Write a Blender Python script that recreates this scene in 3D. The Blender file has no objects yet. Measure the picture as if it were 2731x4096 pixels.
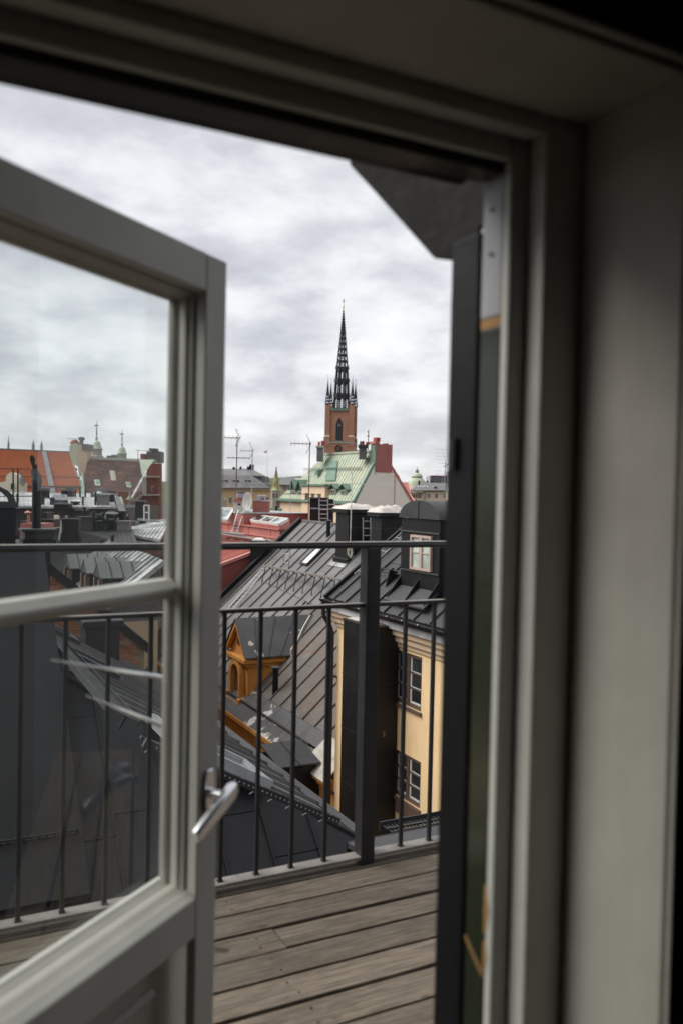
import bpy, bmesh, math, random
from mathutils import Vector

random.seed(11)
sc = bpy.context.scene
COL = sc.collection
R = math.radians

# ------------------------------------------------------------------ camera, sky, sun, exposure
# The photographer's eye is the origin; +Y is the way he looks, the street grid is turned to it.
PITCH, ROLL, FPX, CX, CY = 0.0235, 0.0215, 3414.0, 1365.5, 2048.0
cR = Vector((math.cos(ROLL), math.sin(PITCH) * math.sin(ROLL), math.cos(PITCH) * math.sin(ROLL)))
cF = Vector((0, math.cos(PITCH), -math.sin(PITCH)))
cU = cR.cross(cF)
camd = bpy.data.cameras.new('camera')
cam = bpy.data.objects.new('camera', camd)
COL.objects.link(cam)
from mathutils import Matrix
cam.matrix_world = Matrix(((cR.x, cU.x, -cF.x, 0), (cR.y, cU.y, -cF.y, 0), (cR.z, cU.z, -cF.z, 0), (0, 0, 0, 1)))
camd.sensor_fit = 'VERTICAL'
camd.sensor_height = 36.0
camd.sensor_width = 24.0
camd.lens = 36.0 * FPX / 4096.0
camd.clip_start = 0.02
camd.clip_end = 9000
camd.dof.use_dof = True
camd.dof.focus_distance = 7.0
camd.dof.aperture_fstop = 3.3
sc.camera = cam

SUN_EL, SUN_AZ = R(46), R(-86)          # azimuth from +Y, clockwise: the light comes from the left
world = bpy.data.worlds.new('World')
sc.world = world
world.use_nodes = True
nt = world.node_tree
nt.nodes.clear()
def wn(t, **k):
    n = nt.nodes.new(t)
    for a, b in k.items():
        setattr(n, a, b)
    return n
w_out = wn('ShaderNodeOutputWorld')
w_bg = wn('ShaderNodeBackground')
w_bg.inputs['Strength'].default_value = 0.10
w_sky = wn('ShaderNodeTexSky', sky_type='NISHITA')
w_sky.sun_disc = False
w_sky.sun_elevation = SUN_EL
w_sky.sun_rotation = SUN_AZ
tc = wn('ShaderNodeTexCoord')
sep = wn('ShaderNodeSeparateXYZ')
nt.links.new(tc.outputs['Generated'], sep.inputs[0])
def wm(op, a, b=None, clamp=False):
    n = wn('ShaderNodeMath', operation=op)
    n.use_clamp = clamp
    for i, x in enumerate((a, b)):
        if x is None:
            continue
        if isinstance(x, (int, float)):
            n.inputs[i].default_value = x
        else:
            nt.links.new(x, n.inputs[i])
    return n.outputs[0]
zz = wm('ADD', wm('ABSOLUTE', sep.outputs['Z']), 0.17)
px = wm('DIVIDE', sep.outputs['X'], zz)
py = wm('DIVIDE', sep.outputs['Y'], zz)
comb = wn('ShaderNodeCombineXYZ')
nt.links.new(px, comb.inputs[0]); nt.links.new(py, comb.inputs[1])
def wnoise(scale, detail, rough, off, dist=0.0):
    mp = wn('ShaderNodeMapping')
    mp.inputs['Location'].default_value = off
    nt.links.new(comb.outputs[0], mp.inputs[0])
    n = wn('ShaderNodeTexNoise')
    n.inputs['Scale'].default_value = scale
    n.inputs['Detail'].default_value = detail
    n.inputs['Roughness'].default_value = rough
    n.inputs['Distortion'].default_value = dist
    nt.links.new(mp.outputs[0], n.inputs['Vector'])
    return n.outputs['Fac']
n2 = wnoise(0.50, 5, 0.5, (9.1, 4.4, 2.0))
n1 = wnoise(1.25, 8, 0.55, (3.7, 1.2, 0), 0.3)
def puffs(scale, zs, off, detail=10, rough=0.56, dist=0.5):          # billows seen from the side
    mp = wn('ShaderNodeMapping')
    mp.inputs['Scale'].default_value = (1, 1, zs)
    mp.inputs['Location'].default_value = off
    nt.links.new(tc.outputs['Generated'], mp.inputs[0])
    n = wn('ShaderNodeTexNoise')
    n.inputs['Scale'].default_value = scale
    n.inputs['Detail'].default_value = detail
    n.inputs['Roughness'].default_value = rough
    n.inputs['Distortion'].default_value = dist
    nt.links.new(mp.outputs[0], n.inputs['Vector'])
    return n.outputs['Fac']
n3 = puffs(4.8, 2.2, (0.3, 0.9, 0.15), 11, 0.57, 0.12)
n4 = puffs(11.0, 2.3, (4.3, 2.9, 1.15), 9, 0.54, 0.1)
n4 = wm('ADD', wm('MULTIPLY', wm('SUBTRACT', n4, 0.5), wm('SUBTRACT', 1.25, wm('MULTIPLY', sep.outputs['Z'], 2.0), True)), 0.5)   # far clouds look smaller
cl = wm('ADD', wm('ADD', wm('MULTIPLY', n4, 0.36), wm('MULTIPLY', n2, 0.27)), wm('MULTIPLY', n3, 0.39))
ramp = wn('ShaderNodeValToRGB')
e = ramp.color_ramp.elements
e[0].position = 0.415; e[0].color = (0.52, 0.525, 0.56, 1)
e[1].position = 0.61; e[1].color = (0.92, 0.92, 0.93, 1)
m_ = ramp.color_ramp.elements.new(0.476); m_.color = (0.615, 0.622, 0.66, 1)
m_ = ramp.color_ramp.elements.new(0.545); m_.color = (0.80, 0.805, 0.825, 1)
nt.links.new(cl, ramp.inputs[0])
w_sc = wn('ShaderNodeMix', data_type='RGBA', blend_type='MULTIPLY')
w_sc.inputs[0].default_value = 1.0
nt.links.new(ramp.outputs[0], w_sc.inputs[6])
w_sc.inputs[7].default_value = (SKYK := 4.5, SKYK, SKYK, 1)
w_mix = wn('ShaderNodeMix', data_type='RGBA')
w_mix.inputs[0].default_value = 0.95
nt.links.new(w_sky.outputs[0], w_mix.inputs[6])
nt.links.new(w_sc.outputs[2], w_mix.inputs[7])
nt.links.new(w_mix.outputs[2], w_bg.inputs['Color'])
nt.links.new(w_bg.outputs[0], w_out.inputs[0])

sund = bpy.data.lights.new('sun', 'SUN')
sund.energy = 1.5
sund.angle = R(50)
sund.color = (1.0, 0.965, 0.90)
sun = bpy.data.objects.new('sun', sund)
COL.objects.link(sun)
sd = Vector((math.sin(SUN_AZ) * math.cos(SUN_EL), math.cos(SUN_AZ) * math.cos(SUN_EL), math.sin(SUN_EL)))
sun.rotation_euler = sd.to_track_quat('Z', 'Y').to_euler()
sun.location = sd * 200

sc.view_settings.view_transform = 'Standard'
sc.view_settings.look = 'None'
sc.view_settings.exposure = 1.3
sc.view_settings.gamma = 1.0
sc.view_settings.use_curve_mapping = False
sc.cycles.max_bounces = 8
sc.cycles.transparent_max_bounces = 12
sc.cycles.caustics_reflective = False
sc.cycles.caustics_refractive = False
sc.cycles.use_denoising = True

# ------------------------------------------------------------------ frames of reference
AZ = R(62.9)
GU = Vector((math.sin(AZ), math.cos(AZ), 0))     # along the facades, away to the right
GV = Vector((-math.cos(AZ), math.sin(AZ), 0))    # straight out from our facade
GZ = Vector((0, 0, 1))
GX, GY = Vector((1, 0, 0)), Vector((0, 1, 0))
GROUND = -24.0

def G(u, v, z):
    return GU * u + GV * v + GZ * z
def toG(p):
    return p.dot(GU), p.dot(GV), p.z
def ray(x, y):
    d = cF + cR * ((x - CX) / FPX) - cU * ((y - CY) / FPX)
    return d / d.y
def P(x, y, Y):                                   # the point seen at photo pixel x,y that lies Y metres ahead
    return ray(x, y) * Y
def on_v(x, y, v):
    d = ray(x, y); return d * (v / d.dot(GV))
def on_u(x, y, u):
    d = ray(x, y); return d * (u / d.dot(GU))
def on_plane(x, y, o, n):
    d = ray(x, y); return d * (o.dot(n) / d.dot(n))

# ------------------------------------------------------------------ materials
MATS = {}
def new_mat(name):
    m = bpy.data.materials.new(name)
    m.use_nodes = True
    n = m.node_tree
    n.nodes.clear()
    out = n.nodes.new('ShaderNodeOutputMaterial')
    b = n.nodes.new('ShaderNodeBsdfPrincipled')
    n.links.new(b.outputs[0], out.inputs[0])
    MATS[name] = m
    return m, n, b
def c4(c):
    return (c[0], c[1], c[2], 1)
def tex(n, scale, detail=6, rough=0.6, stretch=(1, 1, 1), rot=(0, 0, 0), coord='Object', dist=0.0):
    t = n.nodes.new('ShaderNodeTexCoord')
    mp = n.nodes.new('ShaderNodeMapping')
    mp.inputs['Scale'].default_value = stretch
    mp.inputs['Rotation'].default_value = rot
    n.links.new(t.outputs[coord], mp.inputs[0])
    x = n.nodes.new('ShaderNodeTexNoise')
    x.inputs['Scale'].default_value = scale
    x.inputs['Detail'].default_value = detail
    x.inputs['Roughness'].default_value = rough
    x.inputs['Distortion'].default_value = dist
    n.links.new(mp.outputs[0], x.inputs['Vector'])
    return x
def ramp2(n, src, p0, p1, c0=(0, 0, 0), c1=(1, 1, 1)):
    r = n.nodes.new('ShaderNodeValToRGB')
    r.color_ramp.elements[0].position = p0; r.color_ramp.elements[0].color = c4(c0)
    r.color_ramp.elements[1].position = p1; r.color_ramp.elements[1].color = c4(c1)
    n.links.new(src, r.inputs[0])
    return r.outputs[0]
def mixc(n, fac, a, b, blend='MIX'):
    m = n.nodes.new('ShaderNodeMix'); m.data_type = 'RGBA'; m.blend_type = blend
    for i, x in ((0, fac), (6, a), (7, b)):
        if isinstance(x, (int, float)):
            m.inputs[i].default_value = x
        elif isinstance(x, tuple):
            m.inputs[i].default_value = c4(x)
        else:
            n.links.new(x, m.inputs[i])
    return m.outputs[2]
def mat(name, col, rough=0.6, var=0.25, scale=1.2, bump=0.15, bscale=14, metal=0.0, stain=None, sscale=0.5, spos=(0.55, 0.68),
        streak=0.0, rnd=0.0, spec=0.5, bdist=0.02):
    m, n, b = new_mat(name)
    x = tex(n, scale, 7, 0.65)
    lo = tuple(c * (1 - var) for c in col); hi = tuple(min(0.92, c * (1 + var)) for c in col)
    c = ramp2(n, x.outputs['Fac'], 0.3, 0.7, lo, hi)
    if streak:
        s = tex(n, 3.0, 4, 0.6, (4, 4, 0.25))
        c = mixc(n, ramp2(n, s.outputs['Fac'], 0.45, 0.8, (0, 0, 0), (streak,) * 3), c, tuple(v * 0.45 for v in col))
    if stain:
        s = tex(n, sscale, 9, 0.72)
        c = mixc(n, ramp2(n, s.outputs['Fac'], spos[0], spos[1]), c, stain)
    if rnd:
        oi = n.nodes.new('ShaderNodeObjectInfo')
        g = ramp2(n, oi.outputs['Random'], 0.0, 1.0, (1 - rnd,) * 3, (1 + rnd * 0.6,) * 3)
        c = mixc(n, 1.0, c, g, 'MULTIPLY')
    n.links.new(c, b.inputs['Base Color'])
    b.inputs['Roughness'].default_value = rough
    b.inputs['Metallic'].default_value = metal
    b.inputs['Specular IOR Level'].default_value = spec
    if rough < 0.75:
        r = tex(n, scale * 2.3, 6, 0.7)
        n.links.new(ramp2(n, r.outputs['Fac'], 0.3, 0.75, (max(0.05, rough - 0.13),) * 3, (min(1, rough + 0.15),) * 3), b.inputs['Roughness'])
    if bump:
        bt = tex(n, bscale, 5, 0.6)
        bn = n.nodes.new('ShaderNodeBump')
        bn.inputs['Strength'].default_value = bump
        bn.inputs['Distance'].default_value = bdist
        n.links.new(bt.outputs['Fac'], bn.inputs['Height'])
        n.links.new(bn.outputs[0], b.inputs['Normal'])
    return m

# sheet metal
mat('sheet_grey', (0.138, 0.134, 0.133), 0.52, 0.25, 0.5, 0.3, 1.6, bdist=0.04, rnd=0.14, stain=(0.185, 0.18, 0.172), sscale=0.35, spos=(0.56, 0.75))
mat('sheet_black', (0.0105, 0.0105, 0.0118), 0.5, 0.3, 0.8, 0.25, 2.5, rnd=0.2, spec=0.27, bdist=0.03)
mat('sheet_dark', (0.040, 0.039, 0.041), 0.5, 0.28, 0.7, 0.35, 1.8, rnd=0.14, spec=0.4, bdist=0.04)
mat('sheet_night', (0.0115, 0.0118, 0.0145), 0.46, spec=0.32, var=0.3, scale=0.9, bump=0.45, bscale=1.7, bdist=0.05, rnd=0.22, stain=(0.034, 0.035, 0.038), sscale=0.9, spos=(0.55, 0.75))

mat('sheet_brown', (0.0085, 0.0080, 0.0083), 0.5, 0.25, 0.8, 0.3, 1.6, spec=0.3, bdist=0.03)
mat('sheet_jamb', (0.0065, 0.0065, 0.0075), 0.55, 0.4, 6, 0.3, 9, spec=0.22, bdist=0.006)
mat('sheet_plate', (0.085, 0.083, 0.082), 0.55, 0.35, 5, 0.4, 9, bdist=0.01, stain=(0.15, 0.135, 0.12), sscale=6, spos=(0.56, 0.7))
mat('sheet_zinc', (0.30, 0.305, 0.31), 0.45, 0.2, 0.6, 0.1, 4.0, rnd=0.25, stain=(0.56, 0.56, 0.55), sscale=0.6, spos=(0.46, 0.58))
mat('sheet_bare', (0.43, 0.41, 0.365), 0.6, 0.2, 2.0, 0.12, 8.0, stain=(0.28, 0.2, 0.13), sscale=1.6, spos=(0.62, 0.72))
mat('sheet_red', (0.40, 0.135, 0.112), 0.55, 0.15, 0.7, 0.08, 4.0, rnd=0.1)
mat('sheet_pink', (0.54, 0.225, 0.185), 0.55, 0.12, 0.7, 0.08, 4.0, rnd=0.08)
mat('wall_red', (0.27, 0.075, 0.062), 0.7, 0.18, 0.9, 0.12, 5.0, stain=(0.28, 0.25, 0.25), sscale=1.3, spos=(0.69, 0.71))
mat('copper', (0.40, 0.455, 0.355), 0.62, 0.2, 0.35, 0.1, 3.0, rnd=0.10, stain=(0.46, 0.475, 0.33), sscale=0.25, spos=(0.45, 0.7))
mat('copper_dark', (0.13, 0.22, 0.165), 0.62, 0.25, 0.4, 0.1, 3.0, rnd=0.1)
mat('copper_rust', (0.30, 0.42, 0.20), 0.62, 0.25, 1.0, 0.1, 3.0, stain=(0.22, 0.13, 0.06), sscale=0.8, spos=(0.42, 0.56), streak=0.4)
# plaster and stone
mat('plaster_yellow', (0.82, 0.60, 0.345), 0.9, 0.06, 0.6, 0.12, 30, stain=(0.70, 0.48, 0.25), sscale=0.7, spos=(0.5, 0.75), streak=0.2)
mat('plaster_tan', (0.54, 0.41, 0.28), 0.9, 0.08, 1.0, 0.12, 30)
mat('plaster_orange', (0.56, 0.235, 0.045), 0.88, 0.14, 0.9, 0.14, 20, stain=(0.60, 0.34, 0.11), sscale=0.9, spos=(0.5, 0.75), streak=0.5)
mat('plaster_cream', (0.89, 0.80, 0.69), 0.9, 0.05, 0.25, 0.1, 10, stain=(0.80, 0.69, 0.59), sscale=0.18, spos=(0.58, 0.72), streak=0.1)
mat('plaster_peach', (0.70, 0.52, 0.37), 0.9, 0.07, 0.5, 0.1, 10)
mat('plaster_ochre', (0.60, 0.42, 0.225), 0.9, 0.08, 0.4, 0.1, 10)
mat('plaster_pale', (0.74, 0.66, 0.52), 0.9, 0.06, 0.4, 0.1, 10)
mat('plaster_lemon', (0.62, 0.45, 0.19), 0.9, 0.08, 0.5, 0.1, 12)
mat('stone_grey', (0.33, 0.30, 0.25), 0.9, 0.15, 0.8, 0.15, 8)
mat('brick_piece', (0.27, 0.115, 0.062), 0.92, 0.35, 9, 0.4, 60, rnd=0.42, bdist=0.006)
mat('mortar', (0.24, 0.18, 0.13), 0.95, 0.25, 6, 0.3, 40)
mat('tar', (0.009, 0.009, 0.009), 0.55, 0.3, 2, 0.15, 9)
mat('iron', (0.016, 0.016, 0.018), 0.45, 0.2, 5, 0.12, 40, bdist=0.002)
mat('iron_rail', (0.019, 0.0195, 0.0215), 0.40, 0.22, 7, 0.2, 60, stain=(0.06, 0.03, 0.016), sscale=4.0, spos=(0.58, 0.75), bdist=0.001)
mat('iron_worn_and_highlight', (0.21, 0.19, 0.17), 0.6, 0.35, 9, 0.25, 50, stain=(0.20, 0.11, 0.06), sscale=7, spos=(0.58, 0.7), bdist=0.002)  # worn iron, also the colour of the painted highlight on the railing
mat('spire_iron', (0.011, 0.012, 0.016), 0.5, 0.2, 1, 0.1, 5)
mat('steel_galv', (0.42, 0.44, 0.45), 0.42, 0.15, 4, 0.08, 20, metal=0.55)
mat('rusty', (0.13, 0.075, 0.05), 0.75, 0.35, 5, 0.2, 30)
mat('chrome', (0.80, 0.80, 0.82), 0.14, 0.05, 5, 0.0, metal=1.0)
mat('white_paint', (0.70, 0.70, 0.67), 0.5, 0.05, 3, 0.06, 30, spec=0.4, bdist=0.002)
mat('frame_paint', (0.66, 0.645, 0.59), 0.5, 0.09, 4, 0.25, 30, streak=0.22, bdist=0.002, stain=(0.30, 0.27, 0.22), sscale=11, spos=(0.69, 0.73))
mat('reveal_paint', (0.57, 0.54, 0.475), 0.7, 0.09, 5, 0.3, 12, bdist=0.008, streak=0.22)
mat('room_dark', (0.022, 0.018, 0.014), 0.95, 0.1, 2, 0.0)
mat('olive_paint', (0.026, 0.031, 0.016), 0.22, 0.15, 4, 0.10, 25, bdist=0.002)
mat('bare_wood', (0.40, 0.22, 0.08), 0.8, 0.25, 12, 0.2, 60, bdist=0.003)
mat('window_brown', (0.115, 0.075, 0.060), 0.6, 0.15, 4, 0.05, 20)
mat('window_white', (0.68, 0.68, 0.65), 0.55, 0.05, 4, 0.0)
mat('window_pink', (0.46, 0.335, 0.285), 0.6, 0.12, 4, 0.08, 20)
mat('window_dark', (0.03, 0.03, 0.03), 0.6, 0.1, 4, 0.0)
mat('pot_red', (0.33, 0.07, 0.05), 0.8, 0.2, 2, 0.1, 10)
mat('gold', (0.75, 0.48, 0.10), 0.35, 0.1, 2, 0.0, metal=0.8)
mat('cap_white', (0.54, 0.50, 0.46), 0.85, 0.14, 1.6, 0.4, 6, stain=(0.24, 0.19, 0.16), sscale=1.3, spos=(0.60, 0.70), bdist=0.05)
mat('plastic_white', (0.72, 0.72, 0.70), 0.5, 0.05, 3, 0.0)
mat('dish_grey', (0.36, 0.35, 0.34), 0.6, 0.08, 3, 0.0)
mat('cable_white', (0.66, 0.62, 0.55), 0.6, 0.1, 5, 0.0)
mat('hill_green', (0.075, 0.10, 0.035), 0.95, 0.4, 0.06, 0.4, 0.3, bdist=2.0)
mat('asphalt', (0.05, 0.05, 0.05), 0.9, 0.3, 0.4, 0.2, 6)
mat('office_grey', (0.36, 0.33, 0.36), 0.8, 0.1, 0.1, 0.0)
mat('flag_cloth', (0.70, 0.55, 0.55), 0.9, 0.1, 2, 0.0)
mat('perforated', (0.020, 0.020, 0.022), 0.5, 0.2, 6, 0.1, 30)

def worn_roof():                                   # old paint: brick-brown and slate-blue scabs over grey
    m, n, b = new_mat('sheet_worn')
    a = tex(n, 1.1, 9, 0.75); s = tex(n, 2.2, 9, 0.78, dist=0.4); g = tex(n, 0.45, 5, 0.6)
    c = mixc(n, ramp2(n, a.outputs['Fac'], 0.42, 0.6), (0.115, 0.108, 0.102), (0.135, 0.092, 0.066))
    c = mixc(n, ramp2(n, s.outputs['Fac'], 0.55, 0.64), c, (0.155, 0.165, 0.17))
    c = mixc(n, ramp2(n, g.outputs['Fac'], 0.5, 0.66), c, (0.085, 0.078, 0.072))
    n.links.new(c, b.inputs['Base Color']); b.inputs['Roughness'].default_value = 0.7
    bt = tex(n, 20, 6, 0.7); bn = n.nodes.new('ShaderNodeBump')
    bn.inputs['Strength'].default_value = 0.3; bn.inputs['Distance'].default_value = 0.01
    n.links.new(bt.outputs['Fac'], bn.inputs['Height']); n.links.new(bn.outputs[0], b.inputs['Normal'])
worn_roof()
def peeling(name, thr):
    m, n, b = new_mat(name)
    a = tex(n, 1.1, 10, 0.62, dist=0.25); g = tex(n, 1.3, 5, 0.6); f = tex(n, 7, 4, 0.6)
    base = ramp2(n, g.outputs['Fac'], 0.3, 0.7, (0.062, 0.062, 0.065), (0.095, 0.095, 0.099))
    white = ramp2(n, f.outputs['Fac'], 0.35, 0.65, (0.40, 0.38, 0.34), (0.62, 0.61, 0.58))
    sc2 = tex(n, 2.6, 9, 0.75, dist=0.3)
    base = mixc(n, ramp2(n, sc2.outputs['Fac'], 0.56, 0.63), base, (0.115, 0.080, 0.062))
    c = mixc(n, ramp2(n, a.outputs['Fac'], thr, thr + 0.008), base, white)
    n.links.new(c, b.inputs['Base Color']); b.inputs['Roughness'].default_value = 0.6
    bn = n.nodes.new('ShaderNodeBump'); bn.inputs['Strength'].default_value = 0.6; bn.inputs['Distance'].default_value = 0.01
    bn.invert = True
    n.links.new(ramp2(n, a.outputs['Fac'], thr, thr + 0.01), bn.inputs['Height']); n.links.new(bn.outputs[0], b.inputs['Normal'])
peeling('sheet_peel', 0.565)
peeling('sheet_peel_little', 0.655)
peeling('sheet_peel_mid', 0.60)
mat('grey_paint', (0.40, 0.41, 0.43), 0.45, 0.12, 6, 0.12, 30, bdist=0.003, streak=0.2)
def deck_wood():
    m, n, b = new_mat('deck_wood')
    rot = (0, 0, -(math.pi / 2 - AZ))
    oi = n.nodes.new('ShaderNodeObjectInfo')
    t = n.nodes.new('ShaderNodeTexCoord')
    ad = n.nodes.new('ShaderNodeVectorMath'); ad.operation = 'ADD'
    sc_ = n.nodes.new('ShaderNodeVectorMath'); sc_.operation = 'SCALE'
    cb = n.nodes.new('ShaderNodeCombineXYZ')
    for i in range(3):
        n.links.new(oi.outputs['Random'], cb.inputs[i])
    n.links.new(cb.outputs[0], sc_.inputs[0]); sc_.inputs['Scale'].default_value = 37.0
    n.links.new(t.outputs['Object'], ad.inputs[0]); n.links.new(sc_.outputs[0], ad.inputs[1])
    def nz(scale, stretch, detail=8, rough=0.7):
        m1 = n.nodes.new('ShaderNodeMapping'); m1.inputs['Rotation'].default_value = rot
        m2 = n.nodes.new('ShaderNodeMapping'); m2.inputs['Scale'].default_value = stretch
        n.links.new(ad.outputs[0], m1.inputs[0]); n.links.new(m1.outputs[0], m2.inputs[0])
        x = n.nodes.new('ShaderNodeTexNoise'); x.inputs['Scale'].default_value = scale
        x.inputs['Detail'].default_value = detail; x.inputs['Roughness'].default_value = rough
        n.links.new(m2.outputs[0], x.inputs['Vector']); return x.outputs['Fac']
    g1 = nz(6, (1.0, 17, 1), 11, 0.75); g2 = nz(26, (0.32, 13, 1), 8, 0.78); bl = nz(4.5, (1, 2.2, 1), 10, 0.75)
    c = ramp2(n, g1, 0.34, 0.68, (0.066, 0.049, 0.034), (0.295, 0.242, 0.182))
    c = mixc(n, ramp2(n, g2, 0.47, 0.64, (0, 0, 0), (0.75,) * 3), c, (0.055, 0.040, 0.028))
    c = mixc(n, ramp2(n, bl, 0.48, 0.66, (0, 0, 0), (0.75,) * 3), c, (0.085, 0.064, 0.040))
    kn = nz(3.1, (3, 5, 1), 2, 0.4)
    c = mixc(n, ramp2(n, kn, 0.71, 0.76, (0, 0, 0), (0.85,) * 3), c, (0.03, 0.02, 0.014))
    g = ramp2(n, oi.outputs['Random'], 0, 1, (0.72,) * 3, (1.2,) * 3)
    c = mixc(n, 1.0, c, g, 'MULTIPLY')
    n.links.new(c, b.inputs['Base Color']); b.inputs['Roughness'].default_value = 0.8
    bn = n.nodes.new('ShaderNodeBump'); bn.inputs['Strength'].default_value = 0.5; bn.inputs['Distance'].default_value = 0.004
    n.links.new(g2, bn.inputs['Height']); n.links.new(bn.outputs[0], b.inputs['Normal'])
deck_wood()
def brick_mat(name, c1, c2, mortar, sx, rowh):
    m, n, b = new_mat(name)
    t = n.nodes.new('ShaderNodeTexCoord'); s = n.nodes.new('ShaderNodeSeparateXYZ'); cb = n.nodes.new('ShaderNodeCombineXYZ')
    n.links.new(t.outputs['Object'], s.inputs[0])
    a = n.nodes.new('ShaderNodeMath'); a.operation = 'ADD'
    n.links.new(s.outputs['X'], a.inputs[0]); n.links.new(s.outputs['Y'], a.inputs[1])
    n.links.new(a.outputs[0], cb.inputs[0]); n.links.new(s.outputs['Z'], cb.inputs[1])
    k = n.nodes.new('ShaderNodeTexBrick')
    k.inputs['Color1'].default_value = c4(c1); k.inputs['Color2'].default_value = c4(c2); k.inputs['Mortar'].default_value = c4(mortar)
    k.inputs['Scale'].default_value = 1; k.inputs['Brick Width'].default_value = sx; k.inputs['Row Height'].default_value = rowh
    k.inputs['Mortar Size'].default_value = rowh * 0.1
    n.links.new(cb.outputs[0], k.inputs['Vector'])
    x = tex(n, 0.35, 7, 0.7)
    c = mixc(n, ramp2(n, x.outputs['Fac'], 0.45, 0.75, (0, 0, 0), (0.55,) * 3), k.outputs['Color'], tuple(v * 0.6 for v in c1))
    n.links.new(c, b.inputs['Base Color']); b.inputs['Roughness'].default_value = 0.9
brick_mat('brick_tower', (0.42, 0.20, 0.125), (0.35, 0.165, 0.10), (0.36, 0.22, 0.15), 0.9, 0.35)
brick_mat('brick_red', (0.25, 0.065, 0.045), (0.21, 0.055, 0.04), (0.2, 0.1, 0.08), 0.5, 0.16)
def tile_mat(name, cols, mix_scale, rnd):
    m, n, b = new_mat(name)
    a = tex(n, mix_scale, 3, 0.9); g = tex(n, 0.12, 5, 0.6)
    r = n.nodes.new('ShaderNodeValToRGB')
    for i, c in enumerate(cols):
        if i < 2:
            el = r.color_ramp.elements[i]; el.position = 0.36 + 0.28 * i / (len(cols) - 1)
        else:
            el = r.color_ramp.elements.new(0.36 + 0.28 * i / (len(cols) - 1))
        el.color = c4(c)
    n.links.new(a.outputs['Fac'], r.inputs[0])
    c = mixc(n, ramp2(n, g.outputs['Fac'], 0.45, 0.7, (0, 0, 0), (rnd,) * 3), r.outputs[0], tuple(v * 0.7 for v in cols[0]))
    n.links.new(c, b.inputs['Base Color']); b.inputs['Roughness'].default_value = 0.85
tile_mat('tile_orange', [(0.44, 0.15, 0.065), (0.50, 0.185, 0.08), (0.56, 0.215, 0.095)], 2.0, 0.4)
tile_mat('tile_brown', [(0.12, 0.055, 0.04), (0.17, 0.082, 0.058), (0.23, 0.12, 0.085), (0.38, 0.15, 0.07)], 0.55, 0.6)

def glass(name, tint, rough, clear):
    m = bpy.data.materials.new(name); m.use_nodes = True; n = m.node_tree; n.nodes.clear()
    out = n.nodes.new('ShaderNodeOutputMaterial')
    gl = n.nodes.new('ShaderNodeBsdfGlossy'); gl.inputs['Roughness'].default_value = rough
    gl.inputs['Color'].default_value = (0.95, 0.97, 1, 1)
    if clear:
        tr0 = n.nodes.new('ShaderNodeBsdfTransparent'); tr0.inputs['Color'].default_value = c4(tint)
        df = n.nodes.new('ShaderNodeBsdfDiffuse'); df.inputs['Color'].default_value = (0.8, 0.8, 0.78, 1)
        tr = n.nodes.new('ShaderNodeMixShader')          # slight uneven dirt; its pale film also stands in for reflected glare
        dx = tex(n, 3.5, 7, 0.68, (1, 1, 0.7)); dr = ramp2(n, dx.outputs['Fac'], 0.42, 0.72, (0.002,) * 3, (0.045,) * 3)
        n.links.new(dr, tr.inputs[0]); n.links.new(tr0.outputs[0], tr.inputs[1]); n.links.new(df.outputs[0], tr.inputs[2])
    else:
        tr = n.nodes.new('ShaderNodeBsdfDiffuse'); tr.inputs['Color'].default_value = c4(tint)
    fr = n.nodes.new('ShaderNodeLayerWeight'); fr.inputs['Blend'].default_value = 0.5
    pw = n.nodes.new('ShaderNodeMath'); pw.operation = 'POWER'; pw.inputs[1].default_value = 5.0
    sl = n.nodes.new('ShaderNodeMath'); sl.operation = 'MULTIPLY_ADD'; sl.inputs[1].default_value = 0.95; sl.inputs[2].default_value = 0.032
    n.links.new(fr.outputs['Facing'], pw.inputs[0]); n.links.new(pw.outputs[0], sl.inputs[0])
    mx = n.nodes.new('ShaderNodeMixShader')
    n.links.new(sl.outputs[0], mx.inputs[0]); n.links.new(tr.outputs[0], mx.inputs[1]); n.links.new(gl.outputs[0], mx.inputs[2])
    n.links.new(mx.outputs[0], out.inputs[0])
    if not clear:
        x = tex(n, 1.7, 3, 0.5); n.links.new(ramp2(n, x.outputs['Fac'], 0.35, 0.7, tuple(t * 0.5 for t in tint), tuple(t * 1.8 for t in tint)), tr.inputs['Color'])
    MATS[name] = m
glass('door_glass', (0.93, 0.95, 0.945), 0.0, True)
glass('pane_dark', (0.030, 0.032, 0.035), 0.06, False)
glass('pane_mid', (0.085, 0.085, 0.085), 0.08, False)
glass('pane_sky', (0.30, 0.34, 0.36), 0.05, False)
glass('pane_curtain', (0.36, 0.33, 0.30), 0.10, False)
glass('pane_green', (0.30, 0.35, 0.32), 0.10, False)
glass('pane_white', (0.80, 0.80, 0.78), 0.20, False)

# ------------------------------------------------------------------ mesh builder and object bookkeeping
def tag(o, label=None, cat=None, group=None, kind=None):
    for k, v in (('label', label), ('category', cat), ('group', group), ('kind', kind)):
        if v:
            o[k] = v
    return o
BASES = {}
def thing(name, label, cat, base, group=None):
    o = bpy.data.objects.new(name, None)
    o.empty_display_size = 0.2
    o.location = base
    COL.objects.link(o)
    BASES[o.name] = Vector(base)
    return tag(o, label, cat, group)

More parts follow.
